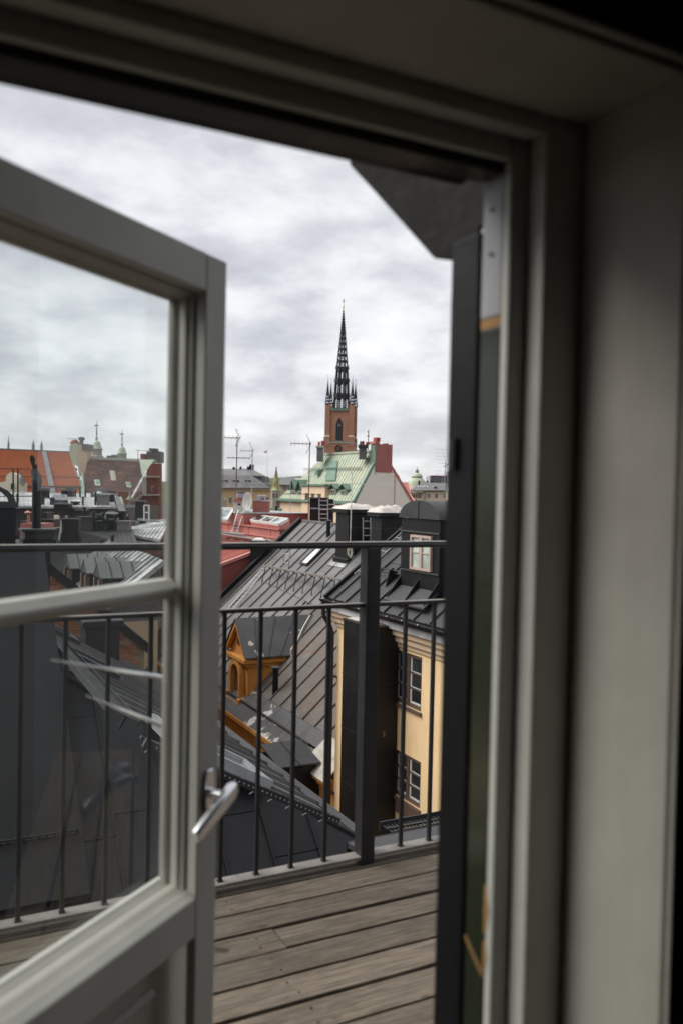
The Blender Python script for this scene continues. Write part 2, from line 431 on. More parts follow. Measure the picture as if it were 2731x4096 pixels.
class MB:
    def __init__(s):
        s.v = []; s.f = []
    def poly(s, pts):
        i = len(s.v); s.v += [Vector(p) for p in pts]; s.f.append(tuple(range(i, i + len(pts)))); return s
    def prism(s, pts, off):
        n = len(pts); i = len(s.v); off = Vector(off)
        s.v += [Vector(p) for p in pts] + [Vector(p) + off for p in pts]
        s.f.append(tuple(range(i, i + n))); s.f.append(tuple(range(i + 2 * n - 1, i + n - 1, -1)))
        for k in range(n):
            j = (k + 1) % n
            s.f.append((i + k, i + n + k, i + n + j, i + j))
        return s
    def box(s, c, a, b, d):                       # centre and three half-extent vectors
        c, a, b, d = Vector(c), Vector(a), Vector(b), Vector(d)
        return s.prism([c - a - b - d, c + a - b - d, c + a + b - d, c - a + b - d], d * 2)
    def gb(s, u0, u1, v0, v1, z0, z1):
        return s.prism([G(u0, v0, z0), G(u1, v0, z0), G(u1, v1, z0), G(u0, v1, z0)], GZ * (z1 - z0))
    def xb(s, x0, x1, y0, y1, z0, z1):
        return s.prism([(x0, y0, z0), (x1, y0, z0), (x1, y1, z0), (x0, y1, z0)], GZ * (z1 - z0))
    def bar(s, p, q, w, h=None, up=GZ):
        p, q = Vector(p), Vector(q); h = h or w
        d = (q - p).normalized()
        a = d.cross(up)
        if a.length < 1e-4:
            a = d.cross(GU)
        a.normalize(); b = a.cross(d).normalized()
        a *= w / 2; b *= h / 2
        return s.prism([p - a - b, p + a - b, p + a + b, p - a + b], q - p)
    def tube(s, p, q, r0, r1=None, n=8, cap=True):
        p, q = Vector(p), Vector(q); r1 = r0 if r1 is None else r1
        d = (q - p).normalized(); a = d.cross(GZ if abs(d.z) < 0.95 else GX).normalized(); b = a.cross(d)
        i = len(s.v)
        for c, r in ((p, r0), (q, r1)):
            for k in range(n):
                t = 2 * math.pi * k / n
                s.v.append(c + a * (r * math.cos(t)) + b * (r * math.sin(t)))
        for k in range(n):
            j = (k + 1) % n
            s.f.append((i + k, i + j, i + n + j, i + n + k))
        if cap:
            s.f.append(tuple(range(i + n - 1, i - 1, -1))); s.f.append(tuple(range(i + n, i + 2 * n)))
        return s
    def path(s, pts, r, n=6):
        for a, b in zip(pts[:-1], pts[1:]):
            s.tube(a, b, r, r, n)
        return s
    def lathe(s, c, prof, n=16, rot=0.0, sq=None):
        c = Vector(c); i = len(s.v)
        for r, z in prof:
            for k in range(n):
                t = 2 * math.pi * k / n + rot
                s.v.append(c + Vector((r * math.cos(t), r * math.sin(t), z)))
        m = len(prof)
        for a in range(m - 1):
            for k in range(n):
                j = (k + 1) % n
                s.f.append((i + a * n + k, i + a * n + j, i + (a + 1) * n + j, i + (a + 1) * n + k))
        s.f.append(tuple(range(i + n - 1, i - 1, -1))); s.f.append(tuple(range(i + (m - 1) * n, i + m * n)))
        return s
    def build(s, name, m, parent=None, base=None, smooth=None, bevel=0.0, **props):
        if parent is not None:
            b = BASES[parent.name]
        else:
            b = Vector(base) if base is not None else Vector((0, 0, 0))
        me = bpy.data.meshes.new(name)
        me.from_pydata([tuple(v - b) for v in s.v], [], s.f)
        bm = bmesh.new(); bm.from_mesh(me)
        bmesh.ops.recalc_face_normals(bm, faces=bm.faces)
        bm.to_mesh(me); bm.free()
        if smooth:
            for p in me.polygons:
                p.use_smooth = True
            me.set_sharp_from_angle(angle=R(smooth))
        me.materials.append(MATS[m])
        o = bpy.data.objects.new(name, me)
        COL.objects.link(o)
        if parent is not None:
            o.parent = parent
        else:
            o.location = b
        BASES[o.name] = b
        if bevel:
            bv = o.modifiers.new('bevel', 'BEVEL'); bv.width = bevel; bv.segments = 2; bv.limit_method = 'ANGLE'
        for k_, v_ in props.items():
            o[k_] = v_
        return o

def copy_tree(o, parent=None, loc=None, rz=None):
    c = o.copy(); COL.objects.link(c)
    if parent is not None:
        c.parent = parent
    if loc is not None:
        c.location = loc
    if rz is not None:
        c.rotation_euler = (0, 0, rz)
    for ch in list(o.children):
        copy_tree(ch, c)
    return c

def clip(poly, ax, lim, keep_ge):
    out = []
    for i, p in enumerate(poly):
        q = poly[(i + 1) % len(poly)]
        pi = (p[ax] >= lim) if keep_ge else (p[ax] <= lim)
        qi = (q[ax] >= lim) if keep_ge else (q[ax] <= lim)
        if pi:
            out.append(p)
        if pi != qi:
            t = (lim - p[ax]) / (q[ax] - p[ax])
            out.append((p[0] + t * (q[0] - p[0]), p[1] + t * (q[1] - p[1])))
    return out
def area(poly):
    return abs(sum(p[0] * q[1] - q[0] * p[1] for p, q in zip(poly, poly[1:] + poly[:1]))) / 2

def seam_roof(parent, m, O, A, B, poly, pan=0.6, seam=(0.025, 0.04), cross=0.0, slab=0.12, slab_mat=None, name='roof', phase=0.0, lift=0.012):
    """A standing-seam roof: a slab and, on it, every sheet as its own piece with its raised seam."""
    O, A, B = Vector(O), Vector(A).normalized(), Vector(B).normalized()
    N = A.cross(B)
    if N.z < 0:
        N = -N
    pt = lambda p, h=0.0: O + A * p[0] + B * p[1] + N * h
    rf = MB().prism([pt(p) for p in poly], -N * slab).build(name, slab_mat or m, parent)
    lo = min(p[0] for p in poly); hi = max(p[0] for p in poly)
    k = 0; a = lo - phase
    rng = random.Random(int(abs(lo * 100 + hi * 10)) + len(poly))
    while a < hi - 0.02:
        s = clip(clip(poly, 0, a, True), 0, a + pan, False) if True else poly
        if len(s) >= 3 and area(s) > 0.004:
            bs = [p[1] for p in s]
            cuts = [min(bs)]
            if cross:
                y = min(bs) + cross * (0.35 + 0.6 * rng.random())
                while y < max(bs) - 0.3:
                    cuts.append(y); y += cross
            cuts.append(max(bs))
            for c0, c1 in zip(cuts[:-1], cuts[1:]):
                t = clip(clip(s, 1, c0, True), 1, c1 - (0.012 if c1 < cuts[-1] else 0), False)
                if len(t) < 3 or area(t) < 0.003:
                    continue
                mb = MB().prism([pt(p, 0.003) for p in t], N * (lift + rng.uniform(-0.003, 0.003)))
                aa = max(a, lo) + 0.004
                ys = []
                for i, p in enumerate(t):
                    q = t[(i + 1) % len(t)]
                    if (p[0] - aa) * (q[0] - aa) < 0:
                        ys.append(p[1] + (aa - p[0]) / (q[0] - p[0]) * (q[1] - p[1]))
                if len(ys) >= 2:
                    y0, y1 = min(ys), max(ys)
                    w, h = seam
                    mb.prism([pt((aa, y0), 0.004), pt((aa + w, y0), 0.004), pt((aa + w, y1), 0.004), pt((aa, y1), 0.004)], N * (lift + h))
                mb.build('roof_panel', m, rf)
        a += pan
    return rf

def window(parent, O, Rv, Uv, w, h, cols=2, rows=3, fw=0.06, mw=0.03, mf='window_white', mp='pane_dark', depth=0.06, mull=0.0, panes=True, sill=None, name='window', bead=None):
    """Frame with mullion and glazing bars; O is the lower left corner on the wall, seen from outside."""
    O, Rv, Uv = Vector(O), Vector(Rv).normalized(), Vector(Uv).normalized()
    N = Rv.cross(Uv)
    mb = MB()
    def q(m_, x0, x1, y0, y1, d0, d1):
        m_.prism([O + Rv * x0 + Uv * y0 + N * d0, O + Rv * x1 + Uv * y0 + N * d0, O + Rv * x1 + Uv * y1 + N * d0, O + Rv * x0 + Uv * y1 + N * d0], N * (d1 - d0))
    q(mb, 0, fw, 0, h, -0.02, depth); q(mb, w - fw, w, 0, h, -0.02, depth)
    q(mb, fw, w - fw, 0, fw, -0.02, depth - 0.003); q(mb, fw, w - fw, h - fw, h, -0.02, depth - 0.003)
    iw, ih = w - 2 * fw, h - 2 * fw
    mid = mull or mw
    xs = [fw + iw * i / cols for i in range(1, cols)]
    for i, x in enumerate(xs):
        ww = mid if (cols % 2 == 0 and i == cols // 2 - 1) else mw
        q(mb, x - ww / 2, x + ww / 2, fw, h - fw, -0.01, depth - 0.008 if ww == mid else depth - 0.02)
    ys = [fw + ih * j / rows for j in range(1, rows)]
    ex = [fw] + xs + [w - fw]
    for y in ys:
        for a, b in zip(ex[:-1], ex[1:]):
            q(mb, a, b, y - mw / 2, y + mw / 2, -0.01, depth - 0.024)
    f = mb.build(name, mf, parent)
    tgt = f
    lvl = 0; t = parent
    while t is not None:
        lvl += 1; t = t.parent
    if lvl >= 3:
        return f
    if lvl == 2:                                   # window sits on a part: the panes are siblings of the frame
        tgt = parent
    if lvl == 2:
        tgt = parent
    if bead:
        p_ = MB(); bx_ = [fw] + [x for i, x in enumerate(xs)] + [w - fw]
        for a, b in zip(bx_[:-1], bx_[1:]):
            g_ = mid / 2
            q(p_, a + g_, a + g_ + 0.05, fw + 0.002, h - fw - 0.002, 0.001, 0.022)
            q(p_, a + g_ + 0.051, b - g_, fw + 0.002, fw + 0.045, 0.001, 0.020)
            for y in ys:
                q(p_, a + g_ + 0.051, b - g_, y - mw * 0.2, y + mw * 0.9, 0.008, 0.018)
        p_.build('inner_sash', bead, tgt)
    if panes:
        ey = [fw] + ys + [h - fw]
        for a, b in zip(ex[:-1], ex[1:]):
            for c, d in zip(ey[:-1], ey[1:]):
                p_ = MB(); q(p_, a + 0.004, b - 0.004, c + 0.004, d - 0.004, 0.0, 0.006)
                p_.build('pane', mp, tgt)
    else:
        p_ = MB(); q(p_, fw * 0.5, w - fw * 0.5, fw * 0.5, h - fw * 0.5, 0.0, 0.006); p_.build('pane', mp, tgt)
    if sill:
        p_ = MB(); q(p_, -0.05, w + 0.05, -0.07, -0.003, -0.02, depth + 0.08); p_.build('sill', sill, tgt)
    return f

def wall_holes(O, Rv, Uv, w, h, holes, th):
    """One wall as a mesh with true openings; holes are x0,x1,y0,y1."""
    O, Rv, Uv = Vector(O), Vector(Rv).normalized(), Vector(Uv).normalized()
    N = Rv.cross(Uv)
    xs = sorted({0, w, *[x for hh in holes for x in hh[:2]]}); ys = sorted({0, h, *[y for hh in holes for y in hh[2:]]})
    mb = MB()
    for x0, x1 in zip(xs[:-1], xs[1:]):
        run = None
        cells = []
        for y0, y1 in zip(ys[:-1], ys[1:]):
            inside = any(a <= (x0 + x1) / 2 <= b and c <= (y0 + y1) / 2 <= d for a, b, c, d in holes)
            if inside:
                run = None
            elif run is None:
                run = [y0, y1]; cells.append(run)
            else:
                run[1] = y1
        for y0, y1 in cells:
            mb.prism([O + Rv * x0 + Uv * y0, O + Rv * x1 + Uv * y0, O + Rv * x1 + Uv * y1, O + Rv * x0 + Uv * y1], -N * th)
    return mb

def antenna(base, h, boom, label, r=0.02, yaw=0.0, boom2=None, grid=True, m='steel_galv', group='television aerials on the roofs'):
    t = thing('tv_antenna', label, 'antenna', base, group)
    b = Vector(base)
    MB().tube(b, b + GZ * h, r, r * 0.8, 6).build('mast', m, t)
    d = Vector((math.cos(yaw), math.sin(yaw), 0)); s = Vector((-d.y, d.x, 0))
    def yagi(z, L0, L1, el, n):
        c = b + GZ * z
        MB().bar(c + d * L0, c + d * L1, r * 1.1).build('boom', m, t)
        mb = MB()
        for i in range(n):
            p = c + d * (L0 + (L1 - L0) * i / (n - 1))
            e = s * (el * (0.7 + 0.3 * i / n)) + GZ * (el * 0.35 if grid else 0)
            mb.bar(p - e, p + e, r * 0.5)
        mb.build('element', m, t)
    yagi(h - 0.1, *boom)
    if boom2:
        yagi(h * boom2[0], *boom2[1:])
    if grid:
        mb = MB()
        c = b + GZ * (h - 0.1) + d * boom[1]
        for k in (-1, 1):
            for i in range(5):
                p = c + GZ * (k * 0.1 * (i + 0.6)) - d * (0.05 * i)
                mb.bar(p - s * 0.3, p + s * 0.3, r * 0.4)
            mb.bar(c, c + GZ * (k * 0.5) - d * 0.25, r * 0.5)
        mb.build('reflector', m, t)
    return t

def ladder(p, q, side, w, n, label, m='steel_galv', r=0.02, group='roof ladders'):
    p, q, side = Vector(p), Vector(q), Vector(side).normalized()
    t = thing('roof_ladder', label, 'ladder', p, group)
    for k in (0, 1):
        MB().bar(p + side * (w * k), q + side * (w * k), r * 1.6, r * 2).build('rail', m, t)
    for i in range(n):
        c = p + (q - p) * ((i + 0.5) / n)
        MB().tube(c + side * r, c + side * (w - r), r * 0.8, n=6).build('rung', m, t)
    return t

# ------------------------------------------------------------------ the setting: ground, room
MB().poly([(-4000, -4000, GROUND), (4000, -4000, GROUND), (4000, 4000, GROUND), (-4000, 4000, GROUND)]).build('ground', 'asphalt', kind='structure')
RZ0, RZ1 = -1.32, 1.15
def room(name, *a):
    MB().gb(*a).build(name, 'room_dark', kind='structure')
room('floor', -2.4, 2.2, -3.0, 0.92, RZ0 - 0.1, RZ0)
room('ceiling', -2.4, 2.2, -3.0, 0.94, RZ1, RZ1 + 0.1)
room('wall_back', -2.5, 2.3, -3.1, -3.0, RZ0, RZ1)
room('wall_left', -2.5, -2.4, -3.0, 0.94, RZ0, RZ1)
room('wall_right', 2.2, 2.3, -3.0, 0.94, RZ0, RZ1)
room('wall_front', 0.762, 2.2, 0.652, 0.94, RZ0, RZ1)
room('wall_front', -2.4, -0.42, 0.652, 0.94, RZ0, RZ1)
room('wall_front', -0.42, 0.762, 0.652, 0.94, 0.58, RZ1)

# ------------------------------------------------------------------ door frame (deep painted reveal, stepped rebates)
OPN = 0.393
fr = thing('door_frame', 'deep white painted frame and reveal around the open balcony door', 'door frame', G(0.7, 0.8, RZ0))
def fb(name, m, *a, bevel=0.003, **k):
    return MB().gb(*a).build(name, m, fr, bevel=bevel, **k)
zb = RZ0
# right side, from the room outwards
fb('reveal_lining', 'reveal_paint', 0.7276, 0.760, 0.645, 0.80, zb, 0.575)
fb('architrave', 'reveal_paint', 0.7295, 0.80, 0.636, 0.6435, zb, 0.53, bevel=0.005)
fb('jamb', 'frame_paint', 0.671, 0.760, 0.801, 0.832, zb, 0.57, bevel=0.004)
fb('jamb_rebate', 'frame_paint', 0.646, 0.760, 0.8335, 0.8485, zb, 0.57, bevel=0.004)
ZJ = 0.215
fb('jamb_board', 'grey_paint', 0.648, 0.758, 0.850, 0.893, ZJ + 0.006, 0.5, label='grey upper jamb board with nail heads')
ob = fb('jamb_board', 'olive_paint', 0.648, 0.758, 0.850, 0.893, zb, ZJ - 0.006, label='dark olive lower jamb board')
fb('jamb_joint', 'bare_wood', 0.649, 0.756, 0.851, 0.892, ZJ - 0.006, ZJ + 0.006, bevel=0)
for z in (0.355, 0.30):
    MB().tube(G(0.6482, 0.872, z), G(0.645, 0.872, z), 0.0025, n=8).build('nail_head', 'iron', fr)
# chips where the paint has come off the edge
for z0, z1, w, zc in ((-0.545, -0.485, 0.006, -0.515), (-0.592, -0.555, 0.004, -0.575)):
    MB().prism([G(0.6452, 0.846, z0), G(0.6452, 0.8498, z0), G(0.6452, 0.8498, z1), G(0.6452, 0.847, z1), G(0.6452, 0.846 - w, zc)], GU * 0.02).build('paint_chip', 'bare_wood', fr)
MB().prism([G(0.6462, 0.852, -0.596), G(0.6462, 0.890, -0.566), G(0.6462, 0.890, -0.571), G(0.6462, 0.852, -0.603)], GU * 0.02).build('paint_chip', 'bare_wood', fr)
# head
fb('head_lining', 'reveal_paint', -0.36, 0.727, 0.648, 0.80, 0.448, 0.575)
fb('architrave', 'reveal_paint', -0.43, 0.80, 0.632, 0.646, 0.453, 0.53, bevel=0.005)
fb('head', 'frame_paint', -0.36, 0.670, 0.801, 0.832, 0.428, 0.57, bevel=0.004)
fb('head_rebate', 'frame_paint', -0.36, 0.645, 0.8335, 0.8485, 0.404, 0.57, bevel=0.004)
fb('head_board', 'iron', -0.36, 0.647, 0.850, 0.893, OPN, 0.57)
# left side
fb('reveal_lining', 'reveal_paint', -0.40, -0.362, 0.648, 0.80, zb, 0.575)
fb('jamb', 'frame_paint', -0.40, -0.30, 0.801, 0.832, zb, 0.427)
fb('jamb_rebate', 'frame_paint', -0.40, -0.275, 0.8335, 0.893, zb, 0.392)
fb('threshold', 'olive_paint', -0.29, 0.645, 0.802, 0.93, zb, zb + 0.035)

# black sheet metal round the outside of the opening
fl = thing('dormer_flashing', 'black sheet metal flashing with a slanted corner plate outside the door frame', 'flashing', G(0.7, 0.93, zb))
MB().gb(0.645, 0.80, 0.8945, 0.957, zb, 0.335).build('side_sheet', 'sheet_jamb', fl, bevel=0.004)
MB().gb(0.80, 2.4, 0.942, 0.960, zb, 1.2).build('wall_sheet', 'sheet_black', fl)
MB().gb(-2.4, -0.42, 0.942, 0.960, zb, 1.2).build('wall_sheet', 'sheet_black', fl)
MB().gb(-0.42, 0.80, 0.942, 0.960, 0.60, 1.2).build('wall_sheet', 'sheet_black', fl)
MB().gb(-0.42, 0.645, 0.8945, 0.941, OPN + 0.012, 0.60).build('head_sheet', 'sheet_black', fl, bevel=0.003)
cpo, cpn = G(0.70, 0.952, 0), GU * 0.66 + GV * 0.75
cp = [on_plane(x * 1.7417, y * 1.7417, cpo, cpn) for x, y in ((800, 350), (803, 378), (850, 428), (996, 592), (1036, 597), (1066, 590), (1100, 520))]
cp += [G(0.70, 0.952, 0.36), G(0.70, 0.952, 0.66), cp[0] + GZ * 0.1]
MB().prism(cp, cpn * 0.006).build('corner_plate', 'sheet_plate', fl, bevel=0.002)
fold = [on_v(x * 1.7417, y * 1.7417, 0.950) for x, y in ((1060, 590), (1101, 515), (1108, 520), (1068, 598))]
MB().prism(fold, GV * -0.004).build('fold', 'sheet_jamb', fl)
MB().tube(G(0.645, 0.935, 0.073), G(0.645, 0.935, 0.033), 0.009, n=10).build('hinge_pin', 'iron', fl, smooth=40)

# ------------------------------------------------------------------ the open balcony door (coupled sashes)
PH = R(38.1); DW = 0.882; UH, VH = -0.212, 0.84; DT, DB = 0.384, -1.24
cph, sph = math.cos(PH), math.sin(PH)
def D(s, t, z):
    return G(UH + s * cph - t * sph, VH + s * sph + t * cph, z)
dr = thing('balcony_door', 'white glazed balcony door standing open at the left of the picture', 'door', D(0, 0, DB))
def dprof(name, pts, s0, s1, m='frame_paint', bevel=0.0025, parent=dr):     # profile in (t,z), run along s
    return MB().prism([D(s0, t, z) for t, z in pts], D(s1, 0, 0) - D(s0, 0, 0)).build(name, m, parent, bevel=bevel)
def vprof(name, pts, z0, z1, m='frame_paint', bevel=0.0025, parent=dr):     # profile in (s,t), run upwards
    return MB().prism([D(s, t, z0) for s, t in pts], GZ * (z1 - z0)).build(name, m, parent, bevel=bevel)
ZG = -0.660
for a, b, sg in ((DW, DW - 0.060, -1), (0.0, 0.060, 1)):
    vprof('stile', [(a, 0), (b, 0), (b, 0.018), (a, 0.018)], DB, DT - 0.0005)
    vprof('stile_bead', [(a, 0.0235), (b + sg * 0.003, 0.0235), (b + sg * 0.003, 0.030), (b + sg * 0.008, 0.0335), (b + sg * 0.008, 0.047), (a, 0.047)], ZG - 0.07, DT - 0.002)
    vprof('outer_stile', [(a, 0.056), (b + sg * 0.009, 0.056), (b + sg * 0.010, 0.062), (b + sg * 0.011, 0.068), (a, 0.074)], DB, DT - 0.001)
I0, I1 = 0.0605, DW - 0.0605
dprof('top_rail', [(0, DT), (0, DT - 0.062), (0.018, DT - 0.064), (0.018, DT)], I0, I1)
dprof('top_bead', [(0.0235, DT - 0.003), (0.0235, DT - 0.066), (0.034, DT - 0.070), (0.047, DT - 0.074), (0.047, DT - 0.003)], I0, I1)
dprof('outer_top_rail', [(0.054, DT - 0.002), (0.054, DT - 0.072), (0.062, DT - 0.074), (0.068, DT - 0.076), (0.074, DT - 0.002)], I0, I1)
dprof('lock_rail', [(0, ZG - 0.018), (0, ZG - 0.083), (0.018, ZG - 0.083), (0.018, ZG - 0.006)], I0, I1)
dprof('lock_rail_bead', [(0.0235, ZG - 0.012), (0.0235, ZG - 0.070), (0.047, ZG - 0.070), (0.047, ZG + 0.001), (0.036, ZG - 0.003)], I0, I1)
dprof('outer_lock_rail', [(0.054, ZG - 0.004), (0.054, ZG - 0.08), (0.074, ZG - 0.08), (0.074, ZG + 0.006), (0.066, ZG + 0.006), (0.060, ZG + 0.000)], I0, I1)
ZM = -0.165
dprof('muntin', [(0.050, ZM + 0.016), (0.034, ZM + 0.002), (0.034, ZM - 0.006), (0.048, ZM - 0.0165), (0.070, ZM - 0.0165), (0.070, ZM + 0.016)], I0 + 0.012, I1 - 0.012, bevel=0.002)
dprof('bottom_rail', [(0, DB), (0, DB + 0.09), (0.018, DB + 0.09), (0.018, DB)], I0, I1)
MB().prism([D(I0 - 0.001, 0.050, DB + 0.0), D(I1 + 0.001, 0.050, DB), D(I1 + 0.001, 0.050, ZG - 0.0705), D(I0 - 0.001, 0.050, ZG - 0.0705)], D(0, 0.0035, 0) - D(0, 0, 0)).build('panel', 'frame_paint', dr)
dprof('panel_mould', [(0.049, ZG - 0.155), (0.040, ZG - 0.160), (0.040, ZG - 0.166), (0.049, ZG - 0.172)], I0 + 0.02, I1 - 0.05, bevel=0.001)
for z0, z1 in ((ZG + 0.004, ZM - 0.015), (ZM + 0.015, DT - 0.076)):
    MB().prism([D(I0 + 0.012, 0.0605, z0), D(I1 - 0.006, 0.0605, z0), D(I1 - 0.006, 0.0605, z1), D(I0 + 0.012, 0.0605, z1)], D(0, 0.002, 0) - D(0, 0, 0)).build('pane', 'door_glass', dr)
# handle: rose plate, neck, lever
n_d = D(0, -1, 0) - D(0, 0, 0)
o45 = D(0, -0.050, 0)
la = on_plane(941, 3147, o45, n_d); lb = on_plane(783, 3350, o45, n_d)
hp = on_plane(830, 3160, D(0, 0, 0), n_d)
sdir = (D(1, 0, 0) - D(0, 0, 0)).normalized()
rose = MB().prism([hp + sdir * x + GZ * z for x, z in ((-0.010, -0.036), (0.010, -0.036), (0.013, -0.02), (0.013, 0.022), (0.009, 0.036), (-0.009, 0.036), (-0.013, 0.022), (-0.013, -0.02))], n_d * 0.006).build('handle_rose', 'chrome', dr, bevel=0.002)
neck = hp - GZ * 0.004
le = la + (lb - la) * 0.42
MB().tube(neck + n_d * 0.004, neck + n_d * 0.034, 0.0085, 0.007, 14).tube(neck + n_d * 0.034, le - n_d * 0.004, 0.0075, 0.0075, 14).build('handle_neck', 'chrome', dr, smooth=40)
ld = (lb - la).normalized(); lu = n_d.cross(ld).normalized()
lv = MB()
secs = [(0, 0.010, 0.006), (0.10, 0.0150, 0.008), (0.5, 0.0145, 0.0065), (0.85, 0.0125, 0.0058), (1, 0.0105, 0.005)]
ring = lambda f, a, b: [la + (lb - la) * f + lu * (a * x) + n_d * (b * y) for x, y in ((-1, -0.6), (-0.6, -1), (0.6, -1), (1, -0.6), (1, 0.6), (0.6, 1), (-0.6, 1), (-1, 0.6))]
i0 = 0
for f, a, b in secs:
    lv.v += ring(f, a, b)
for k in range(len(secs) - 1):
    for j in range(8):
        lv.f.append((k * 8 + j, k * 8 + (j + 1) % 8, k * 8 + 8 + (j + 1) % 8, k * 8 + 8 + j))
lv.f.append(tuple(range(7, -1, -1))); lv.f.append(tuple(range(32, 40)))
lv.build('handle_lever', 'chrome', dr, smooth=50, bevel=0.001)
# added rods just outside the lower glass, standing in for bright reflection streaks
st = thing('reflection_rods', 'two thin bright rods added behind the lower door pane to imitate reflection streaks', 'imitated reflection', D(0.80, 0.11, -0.34))
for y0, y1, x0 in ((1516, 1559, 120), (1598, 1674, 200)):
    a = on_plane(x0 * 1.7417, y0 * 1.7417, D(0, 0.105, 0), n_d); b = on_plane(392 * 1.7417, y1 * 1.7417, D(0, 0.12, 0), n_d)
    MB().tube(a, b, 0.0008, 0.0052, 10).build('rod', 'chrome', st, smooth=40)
a = on_plane(265 * 1.7417, 1640 * 1.7417, D(0, 0.12, 0), n_d)

# ------------------------------------------------------------------ balcony: plank deck and iron railing
DZ = -1.305
dk = thing('wooden_deck', 'weathered grey brown plank deck of the small balcony', 'deck', G(0.6, 1.8, DZ))
v = 0.966; rng = random.Random(3)
while v < 2.645:
    w = 0.1125 + rng.uniform(-0.001, 0.001)
    v1 = min(v + w, 2.655)
    dz = rng.uniform(-0.002, 0.002); tl = rng.uniform(-0.0015, 0.0015)
    z0, z1 = DZ + dz - tl, DZ + dz + tl
    cuts = [(-2.3, 3.3)] if not (2.25 < (v + v1) / 2 < 2.37) else [(-2.3, 0.985), (0.989, 3.3)]
    for k_, (ua_, ub_) in enumerate(cuts):
        h_ = -0.003 * k_; sh = 0.012 * k_
        MB().prism([G(ua_, v + sh, z0 - 0.028 + h_), G(ua_, v + sh, z0 + h_), G(ua_, v1, z1 + h_), G(ua_, v1, z1 - 0.028 + h_)], GU * (ub_ - ua_)).build('plank', 'deck_wood', dk, bevel=0.0025)
    for uj in (-0.88, 0.02, 0.92, 1.82):
        for f_ in (0.25, 0.75):
            vv = v + (v1 - v) * f_ + rng.uniform(-0.006, 0.006); uu = uj + rng.uniform(-0.008, 0.008)
            MB().tube(G(uu, vv, DZ - 0.004), G(uu, vv, DZ + 0.0022), 0.0035, n=7).build('screw', 'rusty', dk)
    v = v1 + 0.0115 + rng.uniform(-0.003, 0.0035)
for u in (-1.8, -0.9, 0.0, 0.9, 1.8, 2.7):
    MB().gb(u, u + 0.045, 0.966, 2.65, DZ - 0.16, DZ - 0.034).build('joist', 'tar', dk)
MB().gb(-2.3, 3.3, 0.97, 2.64, DZ - 0.19, DZ - 0.165).build('deck_underlay', 'tar', dk)

VR = 2.61
rl = thing('balcony_railing', 'black iron balcony railing with square posts and thin upright bars', 'railing', G(1.4, VR, DZ))
MB().gb(-2.4, 3.4, VR - 0.026, VR + 0.026, -0.193, -0.175).build('top_rail', 'iron_rail', rl, bevel=0.007)
MB().gb(-2.4, 3.4, VR - 0.014, VR + 0.014, -0.399, -0.388).build('middle_rail', 'iron_rail', rl, bevel=0.002)
MB().gb(-2.4, 3.4, VR - 0.013, VR + 0.013, -0.3875, -0.3855).build('highlight_strip', 'iron_worn_and_highlight', rl)  # pale strips on middle and top rail: sky highlight put into the colour
MB().gb(-2.4, 3.4, VR - 0.022, VR + 0.022, -0.1745, -0.1715).build('highlight_strip', 'iron_worn_and_highlight', rl, bevel=0.0012)
MB().gb(-2.4, 3.4, VR - 0.026, VR + 0.026, -1.284, -1.2725).build('bottom_rail', 'iron_worn_and_highlight', rl, bevel=0.002)
POSTS = (-1.75, 1.454)
for u in POSTS:
    MB().gb(u - 0.027, u + 0.027, VR - 0.0275, VR + 0.0275, DZ + 0.003, -0.1905).build('post', 'iron_rail', rl, bevel=0.004)
u0 = 0.291
us = [0.304 - 0.1235 * k for k in range(1, 16)] + [0.304, 0.428, 0.553, 0.683, 0.803, 0.922, 1.047, 1.172, 1.2965, 1.6025, 1.7235, 1.846, 1.968, 2.09, 2.212, 2.335, 2.457, 2.58, 2.70, 2.82]
for u in us:
    if min(abs(u - p) for p in POSTS) < 0.05:
        continue
    MB().gb(u - 0.0065, u + 0.0065, VR - 0.0065, VR + 0.0065, -1.272, -0.3995).gb(u - 0.0095, u + 0.0095, VR - 0.0095, VR + 0.0095, -1.2722, -1.2675).build('baluster', 'iron_rail', rl, bevel=0.0012)

# ledge of our own roof just outside the railing, with a perforated walkway
lg = thing('roof_ledge', 'dark sheet metal ledge just outside the railing on the right', 'roof ledge', G(2.2, 2.8, -1.45))
MB().prism([G(1.49, 2.665, -1.300), G(4.2, 2.665, -1.300), G(4.2, 2.80, -1.315), G(1.49, 2.80, -1.315)], GZ * -0.02).build('ledge_sheet', 'sheet_dark', lg)
MB().prism([G(1.49, 2.801, -1.315), G(4.2, 2.801, -1.315), G(4.2, 2.82, -1.52), G(1.49, 2.82, -1.52)], GV * 0.01).build('drip_edge', 'sheet_black', lg)
wk = thing('roof_walkway', 'black perforated walkway grating on brackets beyond the railing at right', 'walkway', G(3.4, 5.5, -2.6), 'perforated roof walkways')
for v in (5.43, 5.63):
    MB().gb(3.27, 6.0, v, v + 0.012, -2.60, -2.53).build('edge_bar', 'perforated', wk)
for k in range(80):
    u = 3.29 + k * 0.032
    MB().gb(u, u + 0.014, 5.4425, 5.6295, -2.565, -2.555).build('slat', 'perforated', wk)
MB().gb(3.275, 6.0, 5.53, 5.55, -2.5545, -2.545).build('middle_bar', 'perforated', wk)
for u in (3.5, 4.6, 5.7):
    MB().bar(G(u, 5.53, -2.61), G(u, 2.83, -1.5), 0.04).build('bracket', 'iron', wk)

# ------------------------------------------------------------------ own wing: hipped black roof in front of the balcony
wg = thing('black_roofed_wing', 'near wing with hipped black standing seam roof right behind the railing', 'building', G(2, 12, GROUND))
HU, HV, HZ = 5.05, 9.15, -4.30
MB().gb(-8.5, 4.7, 9.45, 19.4, GROUND, HZ - 0.15).build('wall', 'plaster_tan', wg)
